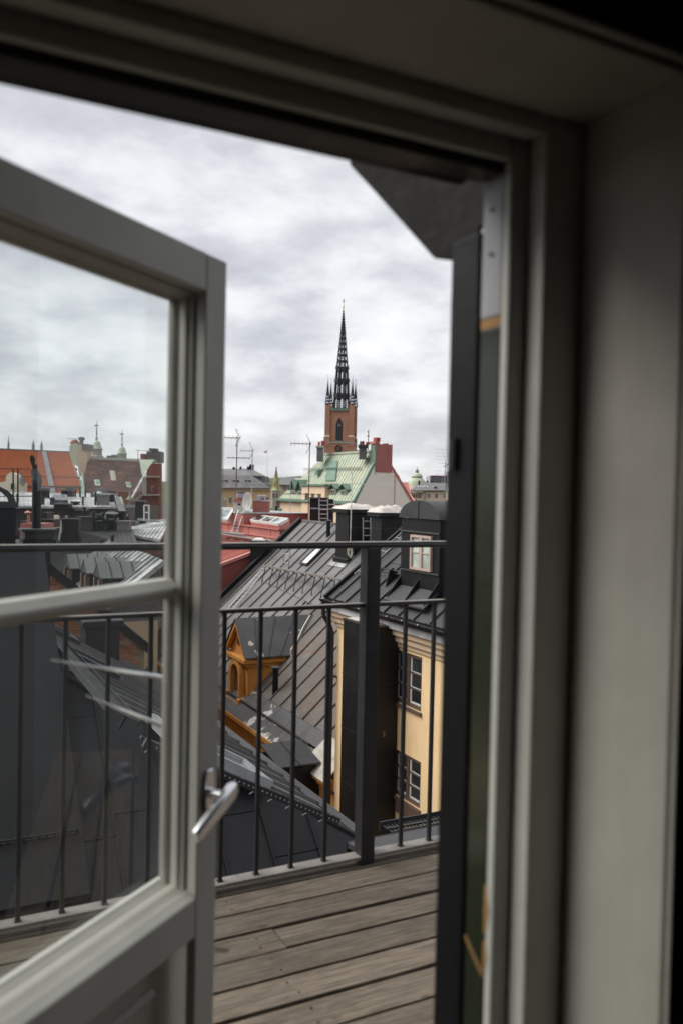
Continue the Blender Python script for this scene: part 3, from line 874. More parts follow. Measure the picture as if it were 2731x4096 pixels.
# hip end facing us
tE = 0.92; lE = math.hypot(1, tE); BE = (GV + GZ * tE) / lE
seam_roof(wg, 'sheet_night', G(HU, HV, HZ), -GU, BE, [(0, -0.6), (3.65, -0.6), (3.65, 3.11), (0, 0)], pan=0.58, seam=(0.02, 0.03), cross=1.6, name='hip_roof')
# the long slope falling to the courtyard on the right
tB = 0.577; lB = math.hypot(1, tB); BB = (-GU + GZ * tB) / lB
seam_roof(wg, 'sheet_grey', G(HU, HV, HZ), GV, BB, [(0, 0), (10.3, 0), (10.3, 6.6), (3.58, 6.6)], pan=0.62, seam=(0.022, 0.05), cross=2.4, name='long_roof')
def Bp(a, b, h=0.0):
    n = GV.cross(BB); n = n if n.z > 0 else -n
    return G(HU, HV, HZ) + GV * a + BB * b + n * h
MB().bar(Bp(-0.05, -0.06, 0.03), Bp(10.4, -0.06, 0.03), 0.14, 0.09).build('eave_flashing', 'sheet_dark', wg)
# hip capping
e1 = G(HU - 3.2, HV + 0.627 * 3.2, HZ + 0.577 * 3.2)
MB().bar(G(HU, HV, HZ + 0.03), e1 + GZ * 0.03, 0.07, 0.04).build('hip_capping', 'sheet_black', wg)
# steep raised sheet at the left with a side wall
tl_ = thing('raised_roof_slope', 'tall steep dark sheet metal roof slope close by at the left', 'roof', G(0, 10, GROUND))
O1 = G(1.755, 9.0, -4.31)
O1v = lambda a, b, h=0: O1 - GU * a + BE * b + (-GU).cross(BE) * h
L1 = 4.95
seam_roof(tl_, 'sheet_night', O1, -GU, BE, [(0, 0), (7.0, 0), (7.0, L1), (0, L1 - 0.03)], pan=0.64, seam=(0.018, 0.03), cross=1.9, slab=0.10, phase=0.27)
MB().prism([O1v(0.0, 0.02, -0.105), O1v(0, L1 - 0.03, -0.105), O1v(0, L1 - 0.03, -0.105) + GV * 2.5, O1v(0, 0.02, -0.105) + GV * 1.0 - GZ * 0.3], -GU * 7.0).build('wall', 'sheet_black', tl_)
MB().bar(O1v(-0.02, L1, 0.02), O1v(7, L1, 0.02), 0.10, 0.06).build('top_capping', 'sheet_black', tl_)
# snow guard grating near its eave and a cover plate above
sg = thing('snow_guard', 'low open snow guard fence across the foot of the steep left roof slope', 'snow guard', O1v(1, 0.8, 0.1))
nE = (-GU).cross(BE); nE = nE if nE.z > 0 else -nE
E1 = lambda a, b, h=0.0: O1 - GU * a + BE * b + nE * h
for h in (0.03, 0.10, 0.17):
    MB().bar(E1(0.05, 0.70, h), E1(5.5, 0.70, h), 0.020).build('rail', 'iron', sg)
for k in range(70):
    a = 0.06 + k * 0.078
    MB().bar(E1(a, 0.70, 0.02), E1(a, 0.70, 0.175), 0.016, 0.016, GU).build('picket', 'iron', sg)
def E_ab(x, y):
    p = on_plane(x, y, O1, nE) - O1
    return p.dot(-GU), p.dot(BE)
ha, hb = E_ab(147, 3360), E_ab(28, 3240)
hp_ = thing('roof_hatch', 'flat square sheet metal hatch plate above the snow guard', 'hatch', E1(ha[0], ha[1], 0.05))
MB().prism([E1(ha[0], ha[1], 0.02), E1(hb[0], ha[1], 0.02), E1(hb[0], hb[1], 0.02), E1(ha[0], hb[1], 0.02)], nE * 0.05).build('plate', 'sheet_dark', hp_, bevel=0.01)
MB().prism([E1(ha[0] - 0.02, ha[1] - 0.06, 0.02), E1(hb[0] + 0.02, ha[1] - 0.06, 0.02), E1(hb[0] + 0.02, ha[1] - 0.005, 0.02), E1(ha[0] - 0.02, ha[1] - 0.005, 0.02)], nE * 0.08).build('front_lip', 'tar', hp_)
cbl = MB().path([E1(0.90, 5.0, 0.03), E1(0.82, 4.0, 0.03), E1(0.78, 2.6, 0.03), E1(0.80, 1.6, 0.03), E1(0.84, 0.9, 0.05), E1(0.80, 0.2, 0.03)], 0.009)
cbl.build('cable', 'cable_white', base=E1(0.8, 1, 0), label='thin pale cable running down the steep left roof slope', category='cable')

# things on the long slope
def roof_light(o, du, dv, n, w, h, label, mf='sheet_dark', mp='pane_sky'):
    du, dv, n = Vector(du).normalized(), Vector(dv).normalized(), Vector(n).normalized()
    t = thing('roof_window', label, 'skylight', o, 'roof windows set in sheet metal roofs')
    def q(x0, x1, y0, y1, h0, h1):
        return MB().prism([o + du * x0 + dv * y0 + n * h0, o + du * x1 + dv * y0 + n * h0, o + du * x1 + dv * y1 + n * h0, o + du * x0 + dv * y1 + n * h0], n * (h1 - h0))
    f = 0.09
    q(0, f, 0, h, 0, 0.12).build('frame_side', mf, t); q(w - f, w, 0, h, 0, 0.12).build('frame_side', mf, t)
    q(f, w - f, 0, f, 0, 0.117).build('frame_bottom', mf, t); q(f, w - f, h - f, h, 0, 0.14).build('frame_top', mf, t)
    q(f + 0.002, w - f - 0.002, f + 0.002, h - f - 0.002, 0.05, 0.075).build('pane', mp, t)
    return t
nB = GV.cross(BB); nB = nB if nB.z > 0 else -nB
def B_ab(x, y, h=0.0):
    p = on_plane(x, y, Bp(0, 0, h), nB) - Bp(0, 0, 0)
    return p.dot(GV), p.dot(BB)
(_a0, _b0), (_a1, _b1) = B_ab(1078, 3128, 0.1), B_ab(850, 3000, 0.1)
roof_light(Bp(_a0 - 0.1, _b0, 0.02), GV, BB, nB, 0.95, max(1.5, _b1 - _b0), 'long pale edged roof window on the near grey roof, nearest the railing', 'steel_galv', 'pane_mid')
roof_light(Bp(4.6, 2.3, 0.02), GV, BB, nB, 0.9, 1.9, 'pale roof window on the near grey roof, seen through the door glass', 'sheet_dark')
roof_light(Bp(7.6, 2.4, 0.02), GV, BB, nB, 0.9, 2.0, 'far roof window on the near grey roof below the brick gable', 'sheet_dark')
w2 = thing('snow_rail', 'black perforated snow rail running down the near grey roof', 'snow guard', Bp(1.5, 1, 0.1))
ra0, ra1 = B_ab(1358, 3277, 0.15), B_ab(880, 3080, 0.15)
def SR(f, da=0.0, h=0.15):
    return Bp(ra0[0] + (ra1[0] - ra0[0]) * f + da, ra0[1] + (ra1[1] - ra0[1]) * f, h)
MB().bar(SR(0, 0, 0.12), SR(1.5, 0, 0.12), 0.035, 0.08, nB).build('perforated_bar', 'perforated', w2)
MB().bar(SR(0.0, 0.16, 0.13), SR(1.5, 0.16, 0.13), 0.03, 0.03, nB).build('rail', 'perforated', w2)
sl_ = (SR(1) - SR(0)).length
for k in range(40):
    f = 0.02 + k * 0.036
    p = SR(f, -0.019, 0.12)
    MB().tube(p, p - GV * 0.004, 0.010, n=6).build('hole', 'steel_galv', w2)
for k in range(10):
    f = 0.08 + k * 0.15
    MB().bar(SR(f, 0.18, 0.01), SR(f, 0.0, 0.16), 0.012).build('brace', 'steel_galv', w2)
wk2 = thing('roof_walkway', 'black perforated steel walkway climbing the near roof, seen through the door glass', 'walkway', Bp(3, 3, 0.2), 'perforated roof walkways')
wa, wb2 = B_ab(495, 2862, 0.2), B_ab(225, 2560, 0.2)
q0, q1 = Bp(wa[0], wa[1], 0.2), Bp(wb2[0], wb2[1], 0.2); wd = (q1 - q0).normalized(); ws = wd.cross(nB).normalized()
for k in (-0.19, 0.19):
    MB().bar(q0 + ws * k, q1 + ws * k, 0.02, 0.07, nB).build('edge_bar', 'perforated', wk2)
ln = (q1 - q0).length
for k in range(int(ln / 0.05)):
    c = q0 + wd * (0.03 + k * 0.05)
    MB().bar(c - ws * 0.178, c + ws * 0.178, 0.028, 0.012, nB).build('slat', 'sheet_dark', wk2)
for f in (0.08, 0.3, 0.5, 0.7, 0.92):
    c = q0 + wd * (ln * f)
    MB().bar(c - nB * 0.19 + ws * 0.15, c - nB * 0.02 + ws * 0.15, 0.03).build('leg', 'iron', wk2)

# black stacks standing behind the steep slope
ch = thing('chimney_stack', 'slim black sheet metal chimney stack carrying a tall round flue pipe', 'chimney', G(1.9, 14.3, -4))
MB().gb(1.70, 2.05, 14.0, 14.3, -4.5, -0.92).build('shaft', 'sheet_black', ch)
MB().gb(1.63, 2.12, 13.92, 14.38, -0.915, -0.84).build('crown', 'sheet_black', ch)
MB().gb(1.66, 2.09, 13.95, 14.35, -0.835, -0.72).build('crown', 'sheet_dark', ch)
MB().prism([G(1.61, 13.9, -0.715), G(2.14, 13.9, -0.715), G(2.14, 14.4, -0.715), G(1.61, 14.4, -0.715)], GZ * 0.035).build('cap', 'sheet_dark', ch)
fp = P(146.5, 2100, 13.55)
fz = lambda y: P(146.5, y, 13.55).z
MB().tube(fp + GZ * -0.05, Vector((fp.x, fp.y, fz(1930))), 0.070, n=20).build('flue_pipe', 'sheet_black', ch, smooth=40)
MB().lathe((fp.x, fp.y, 0), [(0.075, fz(1937)), (0.086, fz(1920)), (0.082, fz(1916)), (0.074, fz(1900))], 20).build('flue_collar', 'sheet_dark', ch, smooth=40)
kp = [Vector((fp.x, fp.y, fz(1916))), Vector((fp.x - 0.035, fp.y, fz(1893))), Vector((fp.x - 0.045, fp.y, fz(1878)))]
MB().tube(kp[0], kp[2], 0.082, 0.055, 20).build('cowl', 'sheet_dark', ch, smooth=40)
MB().prism([Vector((P(x, y, 13.55).x, fp.y - 0.012, P(x, y, 13.55).z)) for x, y in ((133, 1879), (130, 1862), (122, 1843), (122, 1828), (127, 1821), (135, 1823), (140, 1833), (141, 1850), (140, 1860), (144, 1858), (150, 1858), (150, 1890), (144, 1890))], GY * 0.024).build('wind_vane', 'sheet_black', ch)
ch2 = thing('chimney_stack', 'broad black sheet metal stack with curved hood at the left edge', 'chimney', G(0.9, 13.4, -4))
MB().gb(-0.5, 1.41, 12.9, 13.4, -4.5, -0.33).build('shaft', 'sheet_black', ch2)
MB().gb(-0.5, 1.44, 12.87, 13.43, -0.325, -0.245).build('crown', 'sheet_dark', ch2)
hd = MB()
arc = [(0.32 + 1.1 * math.cos(t), -0.24 + 0.36 * math.sin(t)) for t in [math.pi * i / 14 for i in range(15)]]
hd.prism([G(u, 13.0, z) for u, z in arc] + [G(u * 0.96 + 0.012, 13.0, z - 0.03) for u, z in reversed(arc)], GV * 0.5).build('hood', 'sheet_dark', ch2, smooth=40)
for x in (54, 73):
    a = P(x, 2010, 13.2); b = P(x, 1876, 13.2)
    MB().tube(a, b, 0.013, n=8).build('hoop_post', 'iron', ch2)
MB().bar(P(0, 1875, 13.2), P(122, 1876, 13.2), 0.014).build('hoop_rail', 'iron', ch2)
MB().bar(P(0, 1985, 13.2), P(130, 1985, 13.2), 0.012).build('hoop_rail', 'iron', ch2)

# ------------------------------------------------------------------ brick gable beyond the wing
bg = thing('brick_gable_house', 'rough brick fire wall with a black metal coping below the door bar', 'building', G(3, 21.5, GROUND))
g0, g1 = on_v(215, 2282, 21.5), on_v(578, 2576, 21.5)
ua, _, za = toG(g0); ub, _, zb_ = toG(g1); tg = (zb_ - za) / (ub - ua)
top = lambda u: za + tg * (u - ua)
MB().prism([G(1.0, 21.5, GROUND), G(ub, 21.5, GROUND), G(ub, 21.5, top(ub)), G(1.0, 21.5, top(1.0))], GV * 0.4).build('wall', 'mortar', bg)
MB().prism([G(1.0, 21.9, GROUND), G(ub, 21.9, GROUND), G(ub, 21.9, top(ub) - 0.15), G(1.0, 21.9, top(1.0) - 0.15)], GV * 3.6).build('roof', 'sheet_black', bg)
rng = random.Random(5); nb = 0
z = -5.2; row = 0
while z < -1.6:
    u = 2.35 + (0.13 if row % 2 else 0)
    while u + 0.25 < ub - 0.02:
        if z + 0.1 < top(u + 0.25) - 0.03 and z > (-4.4 if u < 3.9 else -4.9) and nb < 300 and rng.random() > 0.02:
            j = rng.uniform(-0.006, 0.012)
            MB().gb(u, u + 0.247 + rng.uniform(-0.01, 0.005), 21.485 - j, 21.51, z, z + 0.071).build('brick', 'brick_piece', bg); nb += 1
        u += 0.26
    z += 0.084; row += 1
MB().prism([G(0.9, 21.38, top(0.9) - 0.16), G(ub + 0.1, 21.38, top(ub + 0.1) - 0.16), G(ub + 0.1, 21.38, top(ub + 0.1) + 0.1), G(0.9, 21.38, top(0.9) + 0.1)], GV * 0.6).build('coping', 'sheet_black', bg)
dp = MB().path([G(ub + 0.12, 21.35, top(ub) - 0.1), G(ub + 0.14, 21.35, top(ub) - 0.55), G(ub - 0.15, 21.35, top(ub) - 0.85), G(ub - 0.15, 21.35, top(ub) - 1.6)], 0.06, 10)
dp.build('downpipe', 'iron', bg, smooth=40)
bs = thing('chimney_stack', 'squat tarred chimney with a pale cap in front of the brick gable', 'chimney', G(3.9, 18.6, -5))
p0 = toG(P(387, 2500, 18.3)); p1 = toG(P(484, 2500, 18.3))
MB().gb(3.35, 4.05, 18.0, 18.6, -4.6, -2.92).build('shaft', 'tar', bs)
MB().gb(3.28, 4.12, 17.93, 18.67, -2.915, -2.80).build('crown', 'tar', bs)
MB().gb(3.3, 4.1, 17.95, 18.65, -2.795, -2.755).build('cap', 'sheet_zinc', bs)

# ------------------------------------------------------------------ orange house with the big grey seamed roof
oh = thing('orange_house', 'ochre orange house with a large grey standing seam roof and gabled dormer', 'building', G(13, 29, GROUND))
tC = 0.9; lC = math.hypot(1, tC); BC = (GU + GZ * tC) / lC
OC = G(10.2, 37.6, -7.695); NC = (-GV).cross(BC); NC = NC if NC.z > 0 else -NC
LC = 6.95 * lC
def Cp(a, b, h=0.0):
    return OC - GV * a + BC * b + NC * h
def C_ab(x, y, h=0.0):                            # roof coordinates of a photo point
    p = on_plane(x, y, OC + NC * h, NC) - OC
    return p.dot(-GV), p.dot(BC)
MB().gb(10.35, 24.0, 20.35, 37.4, GROUND, -7.85).build('wall', 'plaster_orange', oh)
MB().prism([G(10.35, 37.45, -7.86), G(17.15, 37.45, -1.7), G(23.9, 37.45, -7.8)], -GV * 17.0).build('gable_wall', 'plaster_orange', oh)
MB().prism([G(17.16, 37.6, -1.45), G(24.1, 37.6, -7.7), G(24.1, 20.3, -7.7), G(17.16, 20.3, -1.45)], GZ * -0.1).build('rear_roof', 'sheet_grey', oh)
seam_roof(oh, 'sheet_grey', OC, -GV, BC, [(0, 5.6), (17.25, 4.4), (17.25, LC), (0, LC)], pan=0.87, seam=(0.03, 0.055), cross=3.1, name='upper_roof')
seam_roof(oh, 'sheet_worn', OC, -GV, BC, [(7.5, 1.0), (17.25, 1.0), (17.25, 4.385), (7.5, 5.055)], pan=0.87, seam=(0.03, 0.055), cross=2.6, name='lower_roof', phase=0.54)
seam_roof(oh, 'sheet_grey', OC, -GV, BC, [(0, 1.0), (7.48, 1.0), (7.48, 5.06), (0, 5.58)], pan=0.87, seam=(0.03, 0.055), cross=2.6, name='lower_roof')
# eave band of wide flat sheets with peeling paint and a standing gutter
a = 0.0; k = 0
while a < 17.2:
    a1 = min(a + 1.12, 17.25)
    m_ = 'sheet_bare' if 15.4 < a < 17 else ('sheet_peel' if 7.5 < a < 11.5 else 'sheet_peel_little')
    MB().prism([Cp(a + 0.006, 0.50, 0.012), Cp(a1 - 0.006, 0.50, 0.012), Cp(a1 - 0.006, 0.992, 0.012), Cp(a + 0.006, 0.992, 0.012)], NC * -0.04).build('eave_sheet', 'sheet_bare' if m_ == 'sheet_bare' else m_, oh)
    if m_ != 'sheet_bare':
        MB().prism([Cp(a + 0.006, -0.12, 0.0), Cp(a1 - 0.006, -0.12, 0.0), Cp(a1 - 0.006, 0.44, 0.012), Cp(a + 0.006, 0.44, 0.012)], NC * -0.04).build('eave_sheet', 'sheet_peel', oh)
    else:
        MB().prism([Cp(a + 0.006, -0.18, 0.02), Cp(a1 - 0.006, -0.18, 0.02), Cp(a1 - 0.006, 0.493, 0.02), Cp(a + 0.006, 0.493, 0.02)], NC * -0.04).build('eave_sheet', 'sheet_bare', oh)
    a = a1
MB().prism([Cp(0, 0.445, -0.02), Cp(15.4, 0.445, -0.02), Cp(15.4, 0.495, -0.02), Cp(0, 0.495, -0.02)], NC * 0.13).build('standing_gutter', 'tar', oh)
for dz, du, hh in ((-0.20, 0.10, 0.16), (-0.38, 0.24, 0.18), (-0.55, 0.33, 0.17)):
    MB().gb(10.10 + du - 0.1, 10.348, 20.4, 37.4, -7.72 + dz, -7.72 + dz + hh - 0.004).build('cornice', 'plaster_orange', oh, bevel=0.02)
MB().gb(10.2, 10.348, 20.4, 37.4, -9.3, -9.14).build('string_course', 'plaster_orange', oh, bevel=0.02)
# verge to the red neighbour
MB().bar(Cp(-0.08, 0.0, 0.08), Cp(-0.08, LC, 0.08), 0.26, 0.26, NC).build('verge_capping', 'sheet_black', oh)
MB().prism([Cp(0.06, 0.2, 0.02), Cp(0.75, 0.2, 0.02), Cp(0.55, LC - 2, 0.02), Cp(0.06, LC - 2, 0.02)], NC * 0.03).build('verge_sheet', 'sheet_black', oh)
MB().bar(Cp(0, LC, 0.02), Cp(17.2, LC, 0.02), 0.16, 0.09).build('ridge_capping', 'sheet_grey', oh)
# dormer
dm = MB().gb(10.72, 13.4, 27.82, 29.58, -7.6, -5.93).build('dormer', 'plaster_orange', oh)
MB().prism([G(10.72, 27.72, -5.925), G(10.72, 29.68, -5.925), G(10.72, 28.70, -4.80)], GU * 2.6).build('gable', 'plaster_orange', oh)
for sv in (-1, 1):
    q = lambda u, w, z: G(u, 28.70 + sv * w, z)
    rw = [q(10.50, 1.12, -5.86), q(12.24, 1.12, -5.86), q(13.62, 0.0, -4.63), q(10.50, 0.0, -4.63)]
    rp = MB().prism(rw, GZ * 0.045).build('dormer_roof', 'sheet_peel_mid' if sv < 0 else 'sheet_dark', dm)
    MB().prism([q(10.53, 1.0, -5.80), q(10.53, 0.01, -4.70), q(10.53, 0.01, -4.86), q(10.53, 0.86, -5.80)], GU * 0.16).build('raking_cornice', 'plaster_orange', dm, bevel=0.015)
    for i in range(1, 4):
        f = i / 4
        MB().bar(rw[0] + (rw[1] - rw[0]) * f + GZ * 0.06, rw[3] + (rw[2] - rw[3]) * f + GZ * 0.06, 0.022, 0.04).build('roof_seam', 'sheet_dark', dm)
MB().gb(10.50, 12.1, 27.65, 29.75, -6.06, -5.90).build('cornice', 'plaster_orange', dm, bevel=0.03)
MB().gb(10.60, 12.0, 27.74, 29.66, -6.19, -6.065).build('cornice', 'plaster_orange', dm, bevel=0.03)
# arched surround and recessed shutter on the front
def arch_pts(u, v0, v1, z0, zs, n=10):
    c = (v0 + v1) / 2; r = (v1 - v0) / 2
    return [G(u, v0, z0)] + [G(u, c - r * math.cos(math.pi * i / n), zs + r * math.sin(math.pi * i / n)) for i in range(n + 1)] + [G(u, v1, z0)]
MB().prism(arch_pts(10.714, 28.30, 29.10, -7.45, -6.62), GU * -0.012).build('window', 'window_brown', dm)
outer = arch_pts(10.70, 28.12, 29.28, -7.45, -6.60); inner = arch_pts(10.70, 28.30, 29.10, -7.45, -6.62)
sur = MB()
for i in range(len(outer) - 1):
    sur.prism([outer[i], outer[i + 1], inner[i + 1], inner[i]], GU * -0.17)
sur.build('window_surround', 'plaster_orange', dm)
MB().gb(10.42, 10.71, 28.02, 29.38, -7.60, -7.46).build('sill', 'plaster_orange', dm, bevel=0.02)
MB().gb(10.40, 10.69, 27.85, 28.12, -8.1, -7.3).build('bracket', 'plaster_orange', dm, bevel=0.05)
MB().gb(10.40, 10.69, 29.28, 29.55, -8.1, -7.3).build('bracket', 'plaster_orange', dm, bevel=0.05)
oc = MB().lathe(G(10.70, 28.70, -5.45), [(0.13, -0.13), (0.13, 0.13)], 14)
oc = MB().tube(G(10.71, 28.70, -5.42), G(10.68, 28.70, -5.42), 0.13, n=14).build('vent', 'sheet_black', dm)
MB().prism([G(10.9, 27.80, -7.3), G(12.9, 27.80, -5.5), G(13.2, 27.80, -5.5), G(11.1, 27.80, -7.45)], GV * -0.012).build('flashing', 'sheet_black', dm)
# small black roofed bay at the eave
by = MB().gb(9.15, 10.34, 21.2, 22.9, -12, -7.60).build('bay', 'sheet_black', oh)
MB().prism([G(9.07, 21.08, -7.53), G(10.32, 21.08, -7.53), G(10.32, 22.46, -7.27), G(9.07, 22.46, -7.27)], GZ * 0.04).build('bay_roof', 'sheet_dark', by)
MB().prism([G(9.07, 22.465, -7.27), G(10.32, 22.465, -7.27), G(10.32, 23.0, -7.5), G(9.07, 23.0, -7.5)], GZ * 0.04).build('bay_roof', 'sheet_dark', by)
MB().bar(G(9.69, 21.08, -7.47), G(9.69, 22.46, -7.21), 0.025, 0.03).build('roof_seam', 'sheet_dark', by)
# chimneys of the orange house
def stack(parent, u0, u1, v0, v1, z0, z1, m, capm, name='chimney', crown=0.12, bulge=0.10, thick=0.16, lid=0.10):
    c = MB().gb(u0, u1, v0, v1, z0, z1 - thick - lid).build(name, m, parent)
    MB().gb(u0 - crown, u1 + crown, v0 - crown, v1 + crown, z1 - thick - lid + 0.003, z1 - lid).build('crown', m, c, bevel=0.02)
    n = 8; mb = MB(); rg = random.Random(int(abs(u0 * 91)))
    o = crown + 0.04
    for i in range(n):
        for j in range(n):
            def hgt(i_, j_):
                x = i_ / n * 2 - 1; y = j_ / n * 2 - 1
                rr = random.Random(i_ * 31 + j_ * 7 + int(u0 * 10))
                return z1 - lid + 0.005 + (lid + bulge) * max(0, 1 - max(abs(x), abs(y)) ** 2.5) * (0.75 + 0.5 * rr.random())
            P_ = lambda i_, j_: G(u0 - o + (u1 - u0 + 2 * o) * i_ / n, v0 - o + (v1 - v0 + 2 * o) * j_ / n, hgt(i_, j_))
            mb.poly([P_(i, j), P_(i + 1, j), P_(i + 1, j + 1), P_(i, j + 1)])
    mb.poly([G(u0 - o, v0 - o, z1 - lid + 0.004), G(u1 + o, v0 - o, z1 - lid + 0.004), G(u1 + o, v1 + o, z1 - lid + 0.004), G(u0 - o, v1 + o, z1 - lid + 0.004)])
    mb.build('cap', capm, c, smooth=60)
    return c
c1 = stack(oh, 15.6, 16.75, 29.85, 30.95, -3.6, -0.58, 'sheet_black', 'cap_white', crown=0.16, bulge=0.12)
MB().gb(15.52, 16.83, 29.75, 31.05, -2.95, -2.62).build('flare', 'sheet_black', c1, bevel=0.05)
MB().prism([Cp(6.4, 7.0, 0.02), Cp(7.9, 7.0, 0.02), Cp(7.8, 7.7, 0.03), Cp(6.5, 7.7, 0.03)], NC * 0.03).build('apron', 'sheet_zinc', c1)
for z in (-1.4, -2.2):
    MB().gb(15.585, 16.765, 29.835, 30.965, z, z + 0.012).build('sheet_joint', 'sheet_dark', c1)
c2 = stack(oh, 15.3, 16.32, 26.75, 27.46, -4.2, -0.62, 'sheet_black', 'cap_white', crown=0.14, bulge=0.16)
MB().gb(15.285, 16.335, 26.735, 27.475, -1.3, -1.285).build('sheet_joint', 'sheet_dark', c2)
ladder(G(16.2, 29.70, -2.7), G(16.15, 29.70, -1.0), GU, 0.34, 6, 'short galvanised ladder fixed to the side of the tarred chimney', group=None)
# coiled white cable on the chimney's corner antenna mast
cm = P(1400, 2190, 33.2)
an = antenna(P(1402, 2110, 33.3), 2.33, (-0.55, 0.05, 0.4, 4), 'slim aerial mast with a coil of pale cable standing on the white capped chimney', r=0.024, yaw=R(-4), boom2=(0.73, -1.0, 1.5, 0.15, 6), grid=False, m='cable_white')
coil = MB(); prev = None
for i in range(90):
    t = i * 0.35
    p = cm + Vector((0.11 * math.cos(t) * (0.6 + 0.4 * math.sin(i)), 0, 0.26 * math.sin(t) * (0.8 + 0.2 * math.cos(i * 1.3)) - 0.15)) + GY * (0.02 * math.sin(i * 0.9))
    if prev is not None:
        coil.tube(prev, p, 0.014, n=5)
    prev = p
coil.path([cm + GZ * 0.2, P(1401, 2140, 33.25), P(1403, 2020, 33.3)], 0.016)
coil.build('cable_coil', 'cable_white', an)
# roof furniture
a0, b0 = C_ab(1207, 2262)
sk = roof_light(Cp(a0 - 0.1, b0, 0.02), -GV, BC, NC, 0.75, 1.1, 'small bright roof window in the middle of the big grey roof', 'sheet_dark', 'pane_white')
ra, rb = C_ab(1055, 2262, 0.5), C_ab(1378, 2312, 0.5)
rw_ = thing('snow_rail', 'rusty snow rail on bent legs across the big grey roof', 'snow guard', Cp(ra[0], ra[1], 0.5))
r0, r1 = Cp(ra[0], ra[1], 0.5), Cp(rb[0], rb[1] - 0.1, 0.5)
MB().bar(r0, r1, 0.14, 0.06).build('rail', 'iron_worn_and_highlight', rw_)
for k in range(9):
    p = r0 + (r1 - r0) * ((k + 0.3) / 9.0)
    fo = p - NC * 0.5 - BC * 0.55
    MB().path([p, fo + NC * 0.12, fo + NC * 0.02 + BC * -0.12], 0.022, 6).build('leg', 'iron', rw_)
    MB().path([p, p - NC * 0.42 + BC * 0.15], 0.018, 6).build('strut', 'iron', rw_)
la_, lb_ = C_ab(1053, 2268, 0.12), C_ab(905, 2443, 0.12)
ladder(Cp(la_[0], la_[1], 0.12), Cp(lb_[0] + 0.05, lb_[1], 0.12), -GV, 0.48, 13, 'long galvanised ladder lying along the left edge of the big grey roof', r=0.015)
h0 = C_ab(1131, 2272, 0.0)
hpt = Cp(h0[0], h0[1], 0.0)
ladder(hpt + GZ * 0.05, hpt + GZ * 1.15 + BC * 0.15, -GV, 0.62, 3, 'short upright galvanised step ladder above the rusty snow rail')
vp = thing('vent_pipe', 'black mushroom topped vent pipe beside the orange dormer', 'vent pipe', Cp(*C_ab(1101, 2772)), 'black vent pipes on the grey roof')
b_ = Vector(vp.location); hpx = (2772 - 2672) / FPX * b_.y
MB().tube(b_ - GZ * 0.1, b_ + GZ * hpx, 0.10, n=16).build('pipe', 'sheet_black', vp, smooth=40)
MB().lathe(b_, [(0.10, hpx), (0.185, hpx + 0.01), (0.185, hpx + 0.05), (0.05, hpx + 0.09)], 16).build('cap', 'sheet_dark', vp, smooth=40)
vp2 = thing('vent_pipe', 'thin black vent pipe near the ridge of the big grey roof', 'vent pipe', Cp(*C_ab(1313, 2146)), 'black vent pipes on the grey roof')
b_ = Vector(vp2.location); hpx = (2146 - 2086) / FPX * b_.y
MB().tube(b_ - GZ * 0.1, b_ + GZ * hpx, 0.095, n=14).build('pipe', 'sheet_black', vp2, smooth=40)
MB().lathe(b_, [(0.10, hpx), (0.16, hpx + 0.01), (0.16, hpx + 0.05), (0.05, hpx + 0.08)], 14).build('cap', 'sheet_dark', vp2, smooth=40)
cb = MB(); pts = [C_ab(x, y, 0.05) for x, y in ((1165, 2618), (1172, 2590), (1185, 2560), (1205, 2520), (1235, 2470), (1250, 2455))]
cb.path([P(1165, 2624, 28.5)] + [P(x, y, 28.5 + 0.4 * i) for i, (x, y) in enumerate(((1163, 2600), (1190, 2560), (1212, 2510), (1240, 2462)))], 0.022, 6)
cb.build('cable', 'cable_white', base=P(1190, 2560, 29), label='loose pale cable hanging down the rear end of the orange dormer roof', category='cable')

# ------------------------------------------------------------------ yellow house at the right
yh = thing('yellow_house', 'yellow plastered house at right with brown windows and a black seamed roof', 'building', G(12, 16, GROUND))
UW = 10.2
def wrect(x0, x1, yt, yb, xm=None):               # window rectangle on the wall from its right edge and corner heights
    p = on_u(x1, yt, UW); q = on_u(x1, yb, UW); s = on_u(x0, yt, UW)
    return toG(s)[1], toG(p)[1], toG(q)[2], toG(p)[2]
W1 = wrect(1568, 1687, 2631, 2853); W2 = wrect(1566, 1682, 3050, 3243)
V0, ZW = 20.02, -3.25
holes = []
for wv0, wv1, z0, z1 in (W1, W2):
    holes.append((V0 - wv0, V0 - wv1, z0 - GROUND, z1 - GROUND))
# further windows of the same two rows, out of sight to the right
for dv in (3.3, 6.4):
    for wv0, wv1, z0, z1 in (W1, W2):
        holes.append((V0 - wv0 + dv, V0 - wv1 + dv, z0 - GROUND, z1 - GROUND))
wall_holes(G(UW, V0, GROUND), -GV, GZ, 12.0, ZW - GROUND, holes, 0.35).build('wall', 'plaster_yellow', yh)
MB().gb(UW + 0.002, 16.2, V0 - 0.35, V0 - 0.002, GROUND, -3.2).build('end_wall', 'plaster_yellow', yh)
MB().gb(UW + 0.36, 16.2, 8.2, V0 - 0.36, GROUND, -3.9).build('inner_block', 'room_dark', yh)
for x0, x1, y0, y1 in holes:
    window(yh, G(UW + 0.10, V0 - x0, GROUND + y0), -GV, GZ, x1 - x0, y1 - y0, 2, 3, 0.085, 0.04, 'window_brown', 'pane_dark', 0.06, mull=0.11, bead='window_white')
    w_ = x1 - x0
    MB().gb(UW - 0.06, UW + 0.09, V0 - x1 - 0.04, V0 - x0 + 0.04, GROUND + y0 - 0.07, GROUND + y0 - 0.004).build('sill', 'window_brown', yh)
wv0, wv1, z0, z1 = W2
MB().gb(UW - 0.03, UW - 0.004, wv1, wv0, z0 - 0.36, z0 - 0.075).build('apron_panel', 'window_brown', yh)
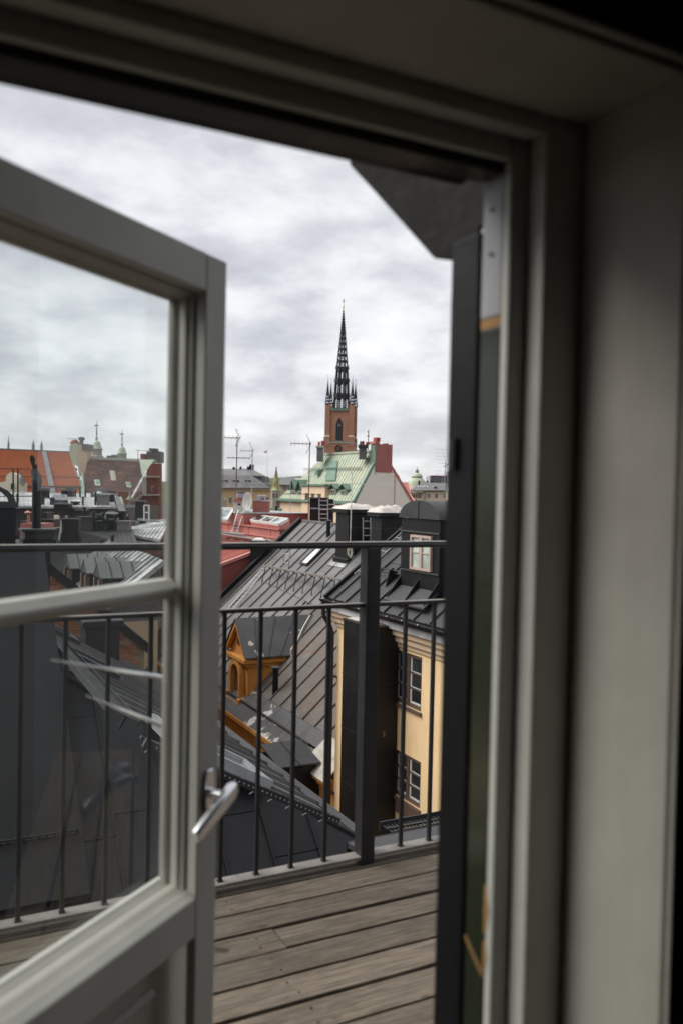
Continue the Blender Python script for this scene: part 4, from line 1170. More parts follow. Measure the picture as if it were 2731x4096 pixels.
for u0, zb0, zt, m_ in ((-0.05, -3.55, -3.43, 'plaster_tan'), (-0.12, -3.428, -3.27, 'plaster_tan'), (-0.20, -3.268, -3.10, 'plaster_tan')):
    MB().gb(UW + u0, UW + (0.0 if zt < -3.25 else 0.3) - 0.003, 8.2, V0 + 0.15, zb0, zt).build('cornice', m_, yh, bevel=0.03)
EZ = -2.79; tD = 0.77; lD = math.hypot(1, tD); BD = (GU + GZ * tD) / lD
OD = G(9.93, 20.12, EZ); ND = (-GV).cross(BD); ND = ND if ND.z > 0 else -ND
Dp = lambda a, b, h=0.0: OD - GV * a + BD * b + ND * h
MB().gb(9.90, UW + 0.3, 8.2, 20.1, -3.098, -2.90).build('eave_board', 'sheet_zinc', yh)
seam_roof(yh, 'sheet_dark', OD, -GV, BD, [(0, 0), (12.2, 0), (12.2, 3.27 * lD), (0, 3.27 * lD)], pan=0.64, seam=(0.025, 0.045), cross=2.2, phase=0.2)
MB().prism([Dp(0, 3.27 * lD), Dp(12.2, 3.27 * lD), G(16.6, 8.0, EZ), G(16.6, 20.1, EZ)], GZ * -0.1).build('rear_roof', 'sheet_dark', yh)
MB().prism([G(10.1, 20.05, -2.9), G(13.2, 20.05, -0.4), G(16.3, 20.05, -2.9)], -GV * 0.1).build('gable_end', 'sheet_black', yh)
MB().bar(Dp(0, 3.27 * lD, 0.03), Dp(12.2, 3.27 * lD, 0.03), 0.16, 0.08).build('ridge_capping', 'sheet_dark', yh)
MB().bar(Dp(0.0, -0.05, 0.06), Dp(0.0, 3.27 * lD, 0.06), 0.10, 0.10, ND).build('verge_capping', 'sheet_black', yh)
gt = MB(); ga = [(0.11 * math.cos(math.pi + math.pi * i / 8), 0.11 * math.sin(math.pi + math.pi * i / 8)) for i in range(9)]
gp = [G(9.84 + x, 20.2, EZ - 0.02 + y) for x, y in ga] + [G(9.84 + x * 0.85, 20.2, EZ - 0.02 + y * 0.8) for x, y in reversed(ga)]
gt.prism(gp, -GV * 12.3).build('gutter', 'sheet_black', yh)
for k in range(18):
    MB().bar(G(9.71, 19.95 - 0.66 * k, EZ - 0.02), G(9.99, 19.95 - 0.66 * k, EZ + 0.03), 0.03, 0.012).build('gutter_bracket', 'sheet_black', yh)
    MB().tube(G(9.725, 19.95 - 0.66 * k, EZ + 0.0), G(9.70, 19.95 - 0.66 * k, EZ + 0.0), 0.014, n=6).build('gutter_clip', 'cable_white', yh)
dpx = V0 + 0.02
MB().path([G(9.84, 20.14, EZ - 0.1), G(9.84, 20.14, -3.25), G(10.02, 20.1, -3.55), G(10.06, dpx, -3.72), G(10.06, dpx, -23)], 0.058, 10).build('downpipe', 'iron', yh, smooth=40)
for z in (-4.9, -8.0, -11.0):
    MB().gb(10.0, 10.19, dpx - 0.07, dpx + 0.07, z, z + 0.05).build('pipe_clip', 'iron', yh)
# dormer with arched top
UD = 10.45; v0, v1 = 15.67, 17.30
dmr = MB().gb(UD, 12.6, v0, v1, -2.35, -0.585).build('dormer', 'sheet_black', yh)
ZS = -0.57
ap = [(v0 - 0.05, ZS)] + [((v0 + v1) / 2 - (v1 - v0 + 0.1) / 2 * math.cos(math.pi * i / 16), ZS + 0.42 * math.sin(math.pi * i / 16)) for i in range(17)][1:-1] + [(v1 + 0.05, ZS)]
MB().prism([G(UD - 0.05, v, z) for v, z in ap], GU * 2.9).build('dormer_roof', 'sheet_dark', dmr, smooth=30)
for dx in (0.9, 1.8):
    ap2 = [((v0 + v1) / 2 + (v - (v0 + v1) / 2) * 1.012, z + 0.02 if z > ZS else z) for v, z in ap]
    MB().prism([G(UD - 0.05 + dx, v, z) for v, z in ap2], GU * 0.025).build('roof_seam', 'sheet_dark', dmr)
vm = (v0 + v1) / 2
MB().gb(UD - 0.062, UD - 0.051, vm - 0.008, vm + 0.008, ZS + 0.01, ZS + 0.40).build('sheet_joint', 'sheet_black', dmr)
def fz_(y): return toG(on_u(1688, y, UD))[2]
for z in (fz_(2130), fz_(2290)):
    MB().gb(UD - 0.035, UD - 0.003, v0, v1, z - 0.02, z + 0.02).build('sheet_joint', 'sheet_dark', dmr, bevel=0.008)
ww0 = toG(on_u(1647, 2200, UD))[1]; ww1 = toG(on_u(1729, 2200, UD))[1]
zt_, zb2 = fz_(2142), fz_(2282)
window(dmr, G(UD - 0.012, ww0, zb2), -GV, GZ, ww0 - ww1, zt_ - zb2, 2, 2, 0.055, 0.03, 'window_pink', 'pane_green', 0.05, mull=0.11)
MB().prism([G(UD - 0.0, v0, -2.2), G(UD - 0.0, v1, -2.2), G(UD - 0.42, v1 + 0.06, -2.53), G(UD - 0.42, v0 - 0.06, -2.53)], GZ * 0.04).build('flare', 'sheet_dark', dmr)
for v in (v0 + 0.02, vm, v1 - 0.02):
    MB().prism([G(UD, v, -1.95), G(UD - 0.38, v, -2.44), G(UD, v, -2.44)], GV * 0.018).build('roof_seam', 'sheet_black', dmr)
MB().prism([G(11.2, 12.2, -1.6), G(12.6, 12.2, -0.1), G(14.6, 12.2, -1.6)], -GV * 3).build('side_gable', 'sheet_dark', yh)
# snow rails on this roof
sr = thing('snow_rail', 'black double pipe snow rail on the roof beside the arched dormer', 'snow guard', Dp(2, 1.1, 0.2))
for h in (0.13, 0.24):
    MB().tube(Dp(0.5, 1.15, h), Dp(4.6, 1.15, h), 0.018, n=8).build('pipe', 'iron', sr)
for a in (0.7, 2.0, 3.3, 4.5):
    MB().prism([Dp(a, 0.75, 0.02), Dp(a, 1.25, 0.02), Dp(a, 1.2, 0.28), Dp(a, 1.08, 0.28)], -GV * 0.02).build('bracket', 'iron', sr)
sr2 = thing('snow_rail', 'short black pipe rack higher up on the roof left of the arched dormer', 'snow guard', Dp(2, 2.4, 0.2))
for h in (0.12, 0.24):
    MB().tube(Dp(1.6, 2.55, h), Dp(3.2, 2.25, h), 0.016, n=8).build('pipe', 'iron', sr2)
for a in (1.7, 3.0):
    MB().prism([Dp(a, 2.1, 0.02), Dp(a, 2.6, 0.02), Dp(a, 2.5, 0.28), Dp(a, 2.4, 0.28)], -GV * 0.02).build('bracket', 'iron', sr2)
ladder(Dp(0.25, 0.9, 0.10), Dp(0.25, 2.9, 0.10), -GV, 0.34, 7, 'narrow galvanised ladder along the verge of the yellow house roof', r=0.012)
# tall boxed chimney on the wall
bx = thing('boxed_chimney', 'tall flat black brown sheet metal boxed shaft on the yellow wall', 'chimney', G(9.8, 17.7, GROUND))
MB().gb(9.47, 10.19, 16.86, 18.28, GROUND, -3.08).build('shaft', 'sheet_brown', bx, bevel=0.01)
zs = -3.08
for k in range(8):
    zs -= 1.30
    MB().gb(9.462, 10.192, 16.852, 18.288, zs, zs + 0.014).build('sheet_joint', 'tar', bx)
MB().gb(9.45, 10.19, 16.84, 18.30, -3.076, -3.05).build('top_rim', 'sheet_dark', bx)
MB().gb(9.55, 10.1, 16.95, 18.2, -3.048, -3.035).build('top_plate', 'rusty', bx)
MB().gb(9.5, 9.8, 17.6, 18.15, -3.034, -3.02).build('top_patch', 'cap_white', bx)
MB().gb(9.80, 9.86, 16.84, 16.858, -5.6, -5.47).build('vent', 'rusty', bx)
MB().path([G(9.455, 17.25, -5.9), G(9.452, 17.22, -5.96), G(9.452, 17.22, -14)], 0.014, 6).build('cable', 'iron', bx)

# ------------------------------------------------------------------ red house with the mansard roof
rh = thing('red_roofed_house', 'yellow house with red sheet metal mansard roof, roof lights and red walls on top', 'building', G(14, 48, GROUND))
MB().gb(12.0, 22, 38.3, 60, GROUND, -7.4).build('wall', 'plaster_lemon', rh)
tM = 3.5; lM = math.hypot(1, tM); BM = (GU + GZ * tM) / lM
seam_roof(rh, 'sheet_pink', G(11.9, 60, -7.5), -GV, BM, [(0, 0), (21.7, 0), (21.7, 1.1 * lM), (0, 1.1 * lM)], pan=0.7, name='mansard', seam=(0.03, 0.04))
tS = 0.34; lS = math.hypot(1, tS); BS = (GU + GZ * tS) / lS
seam_roof(rh, 'sheet_pink', G(13.0, 60, -3.58), -GV, BS, [(0, -0.25), (21.85, -0.25), (21.85, 3.3 * lS), (0, 3.3 * lS)], pan=0.42, name='lower_roof', seam=(0.03, 0.06))
MB().prism([G(13.1, 38.28, -3.66), G(16.3, 38.28, -2.58), G(16.3, 38.28, -9), G(11.95, 38.28, -9), G(11.95, 38.28, -7.5)], GV * 0.25).build('gable_wall', 'wall_red', rh)
# raised red block with parapet
URF = 16.2
def U_(x, y, u=URF):
    return toG(on_u(x, y, u))
vL = 56.0; vR = 38.15
zt1 = U_(1128, 2122)[2]; zb1 = -2.9
MB().gb(URF, 22, vR, vL, zb1, zt1 - 0.003).build('upper_block', 'sheet_red', rh)
MB().gb(URF - 0.06, URF - 0.003, vR - 0.02, vL, zt1 - 0.42, zt1 - 0.36).build('sheet_joint', 'sheet_pink', rh)
MB().gb(URF - 0.10, URF + 0.3, vR - 0.05, vL, zt1, zt1 + 0.05).build('parapet_capping', 'sheet_red', rh)
for k in range(9):
    v = vR + 1.1 + 1.55 * k
    MB().gb(URF - 0.02, URF - 0.003, v, v + 0.02, zb1 + (0.6 if k % 2 else 0.3), zt1 - (0.45 if k % 2 else 0.02)).build('sheet_joint', 'wall_red', rh)
# sloping bank of three roof lights
s0 = P(1003, 2089, 45.5); s1 = P(1118, 2104, 41.3); s2 = P(1158, 2083, 42.6); s3 = P(1036, 2068, 46.8)
gn = (s1 - s0).cross(s3 - s0).normalized(); gn = gn if gn.z > 0 else -gn
bk = MB().prism([s0, s1, s2, s3], -gn * 0.5).build('roof_light_bank', 'sheet_red', rh)
fx, fy = (s1 - s0), (s3 - s0)
def sq(a0, a1, b0, b1, h0, h1):
    e = lambda a, b: s0 + (s1 - s0) * a + ((s3 - s0) * (1 - a) + (s2 - s1) * a) * b
    return MB().prism([e(a0, b0) + gn * h0, e(a1, b0) + gn * h0, e(a1, b1) + gn * h0, e(a0, b1) + gn * h0], gn * (h1 - h0))
for a0_, a1_ in ((0, 0.03), (0.32, 0.35), (0.65, 0.68), (0.97, 1.0)):
    sq(a0_, a1_, 0, 1, 0, 0.14).build('glazing_bar', 'window_white', bk)
for b0_, b1_ in ((0, 0.07), (0.93, 1.0)):
    sq(0, 1, b0_, b1_, 0, 0.137).build('glazing_bar', 'window_white', bk)
for (a0_, a1_), m_ in zip(((0.031, 0.319), (0.351, 0.649), (0.681, 0.969)), ('pane_mid', 'pane_mid', 'pane_sky')):
    sq(a0_, a1_, 0.071, 0.929, 0.03, 0.06).build('pane', m_, bk)
# higher parapet block at left with ladder, dish and flues
zt2 = P(955, 2052, 47).z
MB().gb(URF + 0.02, 20, toG(P(1000, 2060, 46.0))[1], vL - 0.02, zt1 - 0.2, zt2).build('upper_block', 'sheet_red', rh)
MB().gb(URF - 0.04, 20.05, toG(P(1000, 2060, 46.0))[1] - 0.05, vL, zt2 + 0.003, zt2 + 0.06).build('parapet_capping', 'sheet_zinc', rh)
pz = lambda x, y, Y: P(x, y, Y)
cx0, cx1, cY = P(1012, 2040, 47.5).x, P(1075, 2040, 47.5).x, 47.5
rc = MB().xb(cx0, cx1, cY, cY + 0.9, zt1 - 0.3, P(1045, 2005, cY).z).build('chimney', 'sheet_red', rh)
MB().xb(cx0 - 0.03, cx1 + 0.03, cY - 0.03, cY + 0.93, P(1045, 2005, cY).z + 0.003, P(1045, 2001, cY).z).build('cap', 'sheet_zinc', rc)
MB().xb(P(1028, 1990, cY).x, P(1060, 1990, cY).x, cY + 0.2, cY + 0.7, P(1045, 2001, cY).z + 0.01, P(1045, 1980, cY).z).build('flue_cowl', 'steel_galv', rc, bevel=0.05)
MB().xb(P(1046, 1995, cY).x, P(1056, 1995, cY).x, cY + 0.05, cY + 0.15, P(1045, 2001, cY).z + 0.01, P(1045, 1990, cY).z).build('pot', 'pot_red', rc)
wx0, wx1 = P(931, 2030, 47).x, P(980, 2030, 47).x
rc2 = MB().xb(wx0, wx1, 47.2, 48.2, zt2 + 0.07, P(955, 2008, 47).z).build('chimney', 'cap_white', rh)
MB().xb(wx0 + 0.04, wx1 + 0.1, 47.15, 48.25, P(955, 2008, 47).z + 0.003, P(955, 1998, 47).z).build('crown', 'sheet_red', rc2)
MB().xb(P(942, 1990, 47).x, P(980, 1990, 47).x, 47.3, 48.1, P(955, 1998, 47).z + 0.003, P(955, 1968, 47).z).build('flue_cowl', 'office_grey', rc2, bevel=0.12)
MB().xb(P(940, 1990, 47).x, P(978, 1990, 47).x, 47.25, 48.15, P(955, 1968, 47).z + 0.003, P(955, 1965, 47).z).build('cap', 'sheet_zinc', rc2)
# electrical box on the parapet
MB().box(P(980, 2095, 46.6), cR * 0.10, GY * 0.06, GZ * 0.24).build('meter_box', 'dish_grey', rh, bevel=0.01)
# roof light at far left of the red roof
q0 = P(880, 2080, 48)
MB().prism([P(878, 2078, 46), P(905, 2078, 46), P(931, 2040, 48), P(878, 2036, 48)], GZ * -0.1).build('roof_light', 'pane_sky', rh)
MB().bar(P(876, 2082, 45.9), P(907, 2082, 45.9), 0.12).build('glazing_bar', 'window_white', rh)
MB().bar(P(907, 2082, 45.9), P(933, 2040, 47.9), 0.12).build('glazing_bar', 'window_white', rh)
# facade windows and red dormer seen through the door glass
for x0, x1, yt, yb in ((484, 501, 2470, 2518), (529, 552, 2490, 2545), (590, 606, 2500, 2560)):
    s_ = on_u(x0, yt, 12.0); e_ = on_u(x1, yb, 12.0)
    vv0, vv1 = toG(s_)[1], toG(e_)[1]
    window(rh, G(11.985, vv0, toG(e_)[2]), -GV, GZ, vv0 - vv1, toG(s_)[2] - toG(e_)[2] + 0.6, 2, 3, 0.08, 0.05, 'window_pink', 'pane_mid', 0.04)
rd = MB().gb(12.6, 14.2, 47.8, 51.8, -6.6, -3.9).build('dormer', 'wall_red', rh)
MB().prism([G(12.4, 47.6, -3.9), G(12.4, 52.0, -3.9), G(14.4, 51.8, -3.3), G(14.4, 47.6, -3.3)], GZ * 0.1).build('dormer_roof', 'sheet_pink', rd)
window(rd, G(12.585, 51.3, -5.6), -GV, GZ, 1.3, 1.6, 2, 2, 0.12, 0.06, 'window_white', 'pane_curtain', 0.05)
window(rd, G(12.585, 49.6, -5.6), -GV, GZ, 1.3, 1.6, 2, 2, 0.12, 0.06, 'window_white', 'pane_curtain', 0.05)
MB().path([G(11.85, 53.5, -7.5), G(11.85, 53.2, -8.3), G(11.9, 51.6, -8.9), G(11.9, 51.4, -9.5), G(11.9, 51.4, -20)], 0.16, 8).build('downpipe', 'iron', rh, smooth=40)
# walkway planks on legs above the lower red roof
pw = thing('roof_walkway', 'galvanised walkway planks on short legs above the lower red roof', 'walkway', P(960, 2160, 44))
for (xa, ya), (xb, yb), Y, Y2 in (((880, 2126), (985, 2137), 46.5, 44), ((885, 2134), (1042, 2158), 46.2, 42.5), ((1062, 2158), (1088, 2166), 42, 41.2)):
    MB().bar(P(xa, ya, Y), P(xb, yb, Y2), 0.30, 0.06).build('plank', 'steel_galv', pw)
for x, y, Y in ((895, 2145, 46), (930, 2152, 45), (968, 2158, 44)):
    p = P(x, y, Y)
    for s in (-1, 1):
        MB().bar(p + GX * (s * 0.16) - GZ * 0.28, p + GZ * 0.02, 0.05).build('leg', 'steel_galv', pw)
bc = thing('chimney_stack', 'small black sheet metal stack where the red and grey roofs meet', 'chimney', G(15.0, 37.9, -6), None)
k0 = P(1004, 2200, 40.6); k1 = P(1062, 2200, 40.6)
MB().xb(k0.x, k1.x, 40.4, 41.3, -6, P(1030, 2172, 40.6).z).build('shaft', 'sheet_black', bc)
MB().xb(k0.x - 0.06, k1.x + 0.06, 40.34, 41.36, P(1030, 2172, 40.6).z + 0.003, P(1030, 2163, 40.6).z).build('crown', 'sheet_black', bc)
MB().prism([Vector((k0.x + 0.05, 40.5, P(1030, 2163, 40.6).z + 0.006)), Vector((k1.x, 40.5, P(1030, 2163, 40.6).z + 0.006)), Vector((k1.x - 0.2, 41.2, P(1030, 2155, 40.6).z)), Vector((k0.x + 0.2, 41.2, P(1030, 2155, 40.6).z))], GZ * 0.03).build('cap', 'cap_white', bc)
ladder(P(928, 2128, 45.8), P(955, 2040, 46.2), GX, 0.30, 7, 'leaning galvanised ladder against the red parapet below the dish')
sd_ = thing('satellite_dish', 'large grey satellite dish turned sideways above the red parapet', 'satellite dish', P(990, 2055, 46))
dc = P(989, 2008, 46.2); dn = Vector((-0.80, -0.60, 0.10)).normalized()
da = dn.cross(GZ).normalized(); db = da.cross(dn)
dsh = MB(); rings = [(0.02, 0.14), (0.18, 0.12), (0.34, 0.07), (0.50, 0.0), (0.515, 0.0), (0.34, 0.085)]
N_ = 24
for r, d in rings:
    for k in range(N_):
        t = 2 * math.pi * k / N_
        dsh.v.append(dc + da * (r * math.cos(t)) + db * (r * 1.06 * math.sin(t)) - dn * d)
for a_ in range(len(rings) - 1):
    for k in range(N_):
        j = (k + 1) % N_
        dsh.f.append((a_ * N_ + k, a_ * N_ + j, (a_ + 1) * N_ + j, (a_ + 1) * N_ + k))
dsh.f.append(tuple(range(N_)))
dsh.build('reflector', 'dish_grey', sd_, smooth=60)
MB().tube(P(990, 2058, 46.3), dc - dn * 0.14, 0.035, n=8).build('mast', 'steel_galv', sd_)
MB().bar(dc - db * 0.50, dc + dn * 0.45 - db * 0.2, 0.025).build('feed_arm', 'steel_galv', sd_)
MB().box(dc + dn * 0.47 - db * 0.18, da * 0.05, db * 0.05, dn * 0.07).build('feed_horn', 'sheet_black', sd_)
# masts near the red roof
antenna(P(945, 2000, 48.2), (2000 - 1745) / FPX * 48.2, (-0.75, 0.15, 0.35, 5), 'tall rusty aerial mast left of the red chimney with a short top beam', r=0.035, yaw=R(-8), boom2=(0.66, -0.55, 0.75, 0.15, 5), m='rusty')
antenna(P(1006, 2030, 47.2), (2030 - 1797) / FPX * 47.2, (-0.68, 0.05, 0.35, 5), 'grey aerial mast beside the satellite dish with beam and grid', r=0.035, yaw=R(-4), boom2=(0.42, -1.8, 1.0, 0.12, 6))
antenna(P(1233, 2090, 43.5), (2090 - 1768) / FPX * 43.5, (-0.95, 0.05, 0.4, 6), 'tall rusty aerial mast rising in front of the green roof', r=0.033, yaw=R(2), boom2=(0.35, -1.4, 0.5, 0.1, 5), m='rusty')
antenna(P(1160, 2060, 60), (2060 - 1905) / FPX * 60, (-0.3, 0.9, 0.3, 4), 'thin pale aerial over the lower light roof beside the green roof', r=0.025, yaw=R(0), grid=False)
antenna(P(1776, 2006, 24.6), (2006 - 1848) / FPX * 24.6, (-0.03, 0.06, 0.12, 5), 'lattice panel aerial on a thin pole at the far right', r=0.012, yaw=R(-60))
antenna(P(305, 1785, 93.5), 0.9, (-0.9, -0.1, 0.35, 3), 'small railing like aerial on the green copper chimney at left', r=0.05, yaw=R(0), grid=False, m='rusty')
antenna(P(553, 1842, 93), 1.2, (-0.3, 1.2, 0.4, 3), 'thin aerial in front of the brick gable at left', r=0.04, yaw=R(0), grid=False, m='rusty')

# ------------------------------------------------------------------ helpers for houses farther off, facing the viewer
def zat(x, y, Y): return P(x, y, Y).z
def xat(x, Y): return P(x, 1970, Y).x
def fbox(name, m, parent, x0, x1, yt, yb, Y, dep, **k):
    xm = (x0 + x1) / 2
    return MB().xb(xat(x0, Y), xat(x1, Y), Y, Y + dep, zat(xm, yb, Y) if yb is not None else GROUND, zat(xm, yt, Y)).build(name, m, parent, **k)
def fwin(parent, xc, yc, w, h, Y, cols=2, rows=3, mf='window_white', mp='pane_dark', name='window'):
    W, H = w / FPX * Y, h / FPX * Y
    p = P(xc, yc, Y)
    f = max(0.05, 0.11 * W)
    return window(parent, Vector((p.x - W / 2, Y - 0.02, p.z - H / 2)), GX, GZ, W, H, cols, rows, f, f * 0.5, mf, mp, 0.05, panes=False, name=name)
def fslope(parent, m, pts, name='roof', th=0.25):
    """A roof plane through photo points with their own distances."""
    q = [P(x, y, Y) for x, y, Y in pts]
    n = (q[1] - q[0]).cross(q[2] - q[0]).normalized()
    if n.z < 0: n = -n
    return MB().prism(q, -n * th).build(name, m, parent)
def fseams(parent, m, pts, n, h=0.06, w=0.06, name='roof_seams', part=True):
    """Raised seams between two roof edges p0-p1 (eave) and p3-p2 (ridge)."""
    q = [P(x, y, Y) for x, y, Y in pts]
    nn = (q[1] - q[0]).cross(q[2] - q[0]).normalized()
    if nn.z < 0: nn = -nn
    mb = MB()
    for i in range(n + 1):
        f = i / n
        a = q[0] + (q[1] - q[0]) * f; b = q[3] + (q[2] - q[3]) * f
        if (a - b).length > 0.05:
            mb.bar(a + nn * h * 0.4, b + nn * h * 0.4, w, h, nn)
    mb.build(name, m, parent, kind='stuff')
def fpans(parent, m, pts, n, name='roof', gap=0.02, th=0.12):
    """A seamed roof plane whose sheets are separate pieces; p0-p1 eave, p3-p2 ridge."""
    q = [P(x, y, Y) for x, y, Y in pts]
    nn = (q[1] - q[0]).cross(q[2] - q[0]).normalized()
    if nn.z < 0: nn = -nn
    rf = MB().prism(q, -nn * th).build(name, m, parent)
    rg = random.Random(n + len(name))
    for i in range(n):
        f0, f1 = i / n, (i + 1) / n
        e = lambda f: (q[0] + (q[1] - q[0]) * f, q[3] + (q[2] - q[3]) * f)
        a0, b0 = e(f0); a1, b1 = e(f1)
        w = (a1 - a0) * 0.08 if (a1 - a0).length > 0.01 else (b1 - b0) * 0.08
        mb = MB().prism([a0 + nn * 0.004, a1 + nn * 0.004, b1 + nn * 0.004, b0 + nn * 0.004], nn * (0.02 + rg.uniform(0, 0.008)))
        mb.prism([a0 + nn * 0.006, a0 + w + nn * 0.006, b0 + w + nn * 0.006, b0 + nn * 0.006], nn * max(0.08, w.length * 1.5))
        mb.build('roof_panel', m, rf)
    return rf

# ------------------------------------------------------------------ roofs in the middle distance at left (through the door glass)
dh = thing('dormer_row_house', 'house with a pale worn metal roof and a row of three black cheeked dormers', 'building', G(7, 34, GROUND))
tH = 0.783; lH = math.hypot(1, tH); BH = (GU + GZ * tH) / lH
zH = lambda u: -3.17 + tH * (u - 6.03)
OH = G(4.6, 44, zH(4.6))
MB().gb(4.9, 7.1, 26.3, 43.8, GROUND, zH(4.9) - 0.1).build('wall', 'plaster_tan', dh)
seam_roof(dh, 'sheet_zinc', OH, -GV, BH, [(9.6, 0), (17.9, 0), (17.9, 2.6 * lH), (9.6, 2.75 * lH)], pan=0.52, seam=(0.03, 0.07), cross=2.6)
seam_roof(dh, 'sheet_dark', OH, -GV, BH, [(0, 0), (9.58, 0), (9.58, 2.75 * lH), (0, 2.8 * lH)], pan=0.52, seam=(0.03, 0.06), cross=2.6, name='far_roof')
MB().prism([G(4.7, 26.42, zH(4.7) - 0.2), G(7.2, 26.42, zH(7.2) - 0.2), G(7.25, 26.42, zH(4.7) - 0.2)], GV * 17).build('rear_roof', 'sheet_grey', dh)
for k, (xa, ya, dvv, uu) in enumerate(((262, 2217, 1.1, 5.3), (328, 2232, 1.0, 5.4), (380, 2248, 1.0, 5.5))):
    p = on_u(xa, ya, uu); u_, v_, z_ = toG(p)
    d_ = MB().gb(uu + 0.12, uu + 1.75, v_ - dvv / 2 - 0.35, v_ + dvv / 2 - 0.35, z_ - 1.7, z_ - 0.47).build('dormer', 'sheet_black', dh)
    vc = v_ - 0.35
    for s in (-1, 1):
        q = lambda u, w, z: G(u, vc + s * w, z)
        MB().prism([q(uu, dvv / 2 + 0.12, z_ - 0.46), q(uu + 1.15, dvv / 2 + 0.12, z_ - 0.46), q(uu + 1.75, 0.0, z_), q(uu, 0.0, z_)], GZ * 0.035).build('dormer_roof', 'sheet_grey', d_)
        MB().gb(uu - 0.02, uu + 0.115, vc + s * (dvv / 2 - 0.12) - 0.09, vc + s * (dvv / 2 - 0.12) + 0.09, z_ - 1.7, z_ - 0.50).build('pilaster', 'window_brown', d_)
    for f in range(1, 4):
        MB().bar(G(uu + f * 0.36, vc - dvv / 2 - 0.12, z_ - 0.42), G(uu + f * 0.36, vc, z_ + 0.04), 0.02, 0.03).build('roof_seam', 'sheet_black', d_)
    MB().prism([G(uu + 0.02, vc - dvv / 2 - 0.1, z_ - 0.46), G(uu + 0.02, vc + dvv / 2 + 0.1, z_ - 0.46), G(uu + 0.02, vc, z_ - 0.02)], GU * 0.1).build('gable', 'sheet_dark', d_)
    window(d_, G(uu + 0.11, vc + dvv / 2 - 0.22, z_ - 1.6), -GV, GZ, dvv - 0.44, 1.0, 2, 3, 0.06, 0.03, 'window_brown', 'pane_mid', 0.04)

# dark roof with ladder, its stacks and rail
ld_ = thing('dark_roof_house', 'dark grey sheet metal roof with a ladder in the middle distance at left', 'building', P(400, 2150, 44))
fpans(ld_, 'sheet_dark', ((300, 2200, 40), (560, 2200, 40), (520, 2095, 50), (318, 2095, 50)), 13)
fbox('wall', 'sheet_dark', ld_, 300, 580, 2196, None, 41, 8)
fbox('parapet', 'sheet_grey', ld_, 314, 545, 2083, 2102, 50.5, 1.0)
for x in (339, 370, 517):
    MB().bar(P(x, 2100, 50), P(x, 2055, 50), 0.06).build('rail_post', 'iron', ld_)
fbox('parapet_rail', 'iron', ld_, 330, 520, 2084, 2086, 49.9, 0.05)
ladder(P(365, 2180, 41.5), P(345, 2112, 48), GX, 0.26, 9, 'steep galvanised ladder on the dark roof seen through the door glass')
s3 = thing('chimney_stack', 'flared black chimney with two panels left of the ladder', 'chimney', P(280, 2170, 36))
MB().prism([P(x, y, 36) for x, y in ((243, 2172), (316, 2172), (314, 2078), (250, 2078), (248, 2120))], GY * 0.35).build('shaft', 'sheet_black', s3)
fbox('crown', 'sheet_dark', s3, 243, 316, 2074, 2079, 35.95, 0.45)
fbox('flue', 'sheet_zinc', s3, 262, 268, 2062, 2074, 36.3, 0.2)
MB().path([P(243, 2078, 35.9), P(246, 2120, 35.9), P(238, 2160, 35.9)], 0.05, 6).build('edge_strip', 'sheet_zinc', s3)
s4 = thing('chimney_stack', 'square black chimney with open metal hood behind the ladder', 'chimney', P(440, 2110, 48))
fbox('shaft', 'sheet_black', s4, 424, 462, 2081, 2145, 47, 0.5)
fbox('crown', 'sheet_grey', s4, 418, 466, 2072, 2081, 46.9, 0.7)
fbox('flue', 'sheet_black', s4, 428, 460, 2058, 2072, 47.1, 0.4)
fbox('cap', 'sheet_zinc', s4, 416, 464, 2051, 2056, 46.9, 0.7)
fbox('cap_leg', 'sheet_zinc', s4, 418, 426, 2056, 2072, 47.0, 0.3)
# pale striped roof
pr = thing('striped_roof_house', 'low house with a pale striped sheet metal roof left of the door stile', 'building', P(560, 2130, 52))
fpans(pr, 'sheet_zinc', ((463, 2126, 51), (640, 2161, 46), (690, 2075, 56), (548, 2090, 58)), 13)
MB().prism([P(472, 2131, 51.2), P(640, 2164, 46.4), P(640, 2330, 46.4), P(472, 2330, 51.2)], GV * 3).build('wall', 'sheet_dark', pr)
fslope(pr, 'sheet_zinc', ((455, 2180, 49), (545, 2178, 46), (520, 2160, 48), (470, 2166, 50)), 'lower_roof')
s5 = thing('chimney_stack', 'plain dark chimney with a white railed platform beside the door stile', 'chimney', P(560, 2095, 56))
fbox('shaft', 'sheet_black', s5, 543, 578, 2006, 2100, 55, 0.7)
fbox('cap', 'sheet_grey', s5, 542, 579, 2003, 2006, 54.9, 0.9)
for x in (577, 597):
    MB().bar(P(x, 2082, 53), P(x, 2021, 53), 0.07).build('hoop_post', 'plastic_white', s5)
for y in (2021, 2050):
    MB().bar(P(577, y, 53), P(598, y, 53), 0.07).build('hoop_rail', 'plastic_white', s5)
MB().bar(P(553, 2077, 53.2), P(640, 2086, 53.2), 0.3, 0.12).build('platform', 'steel_galv', s5)
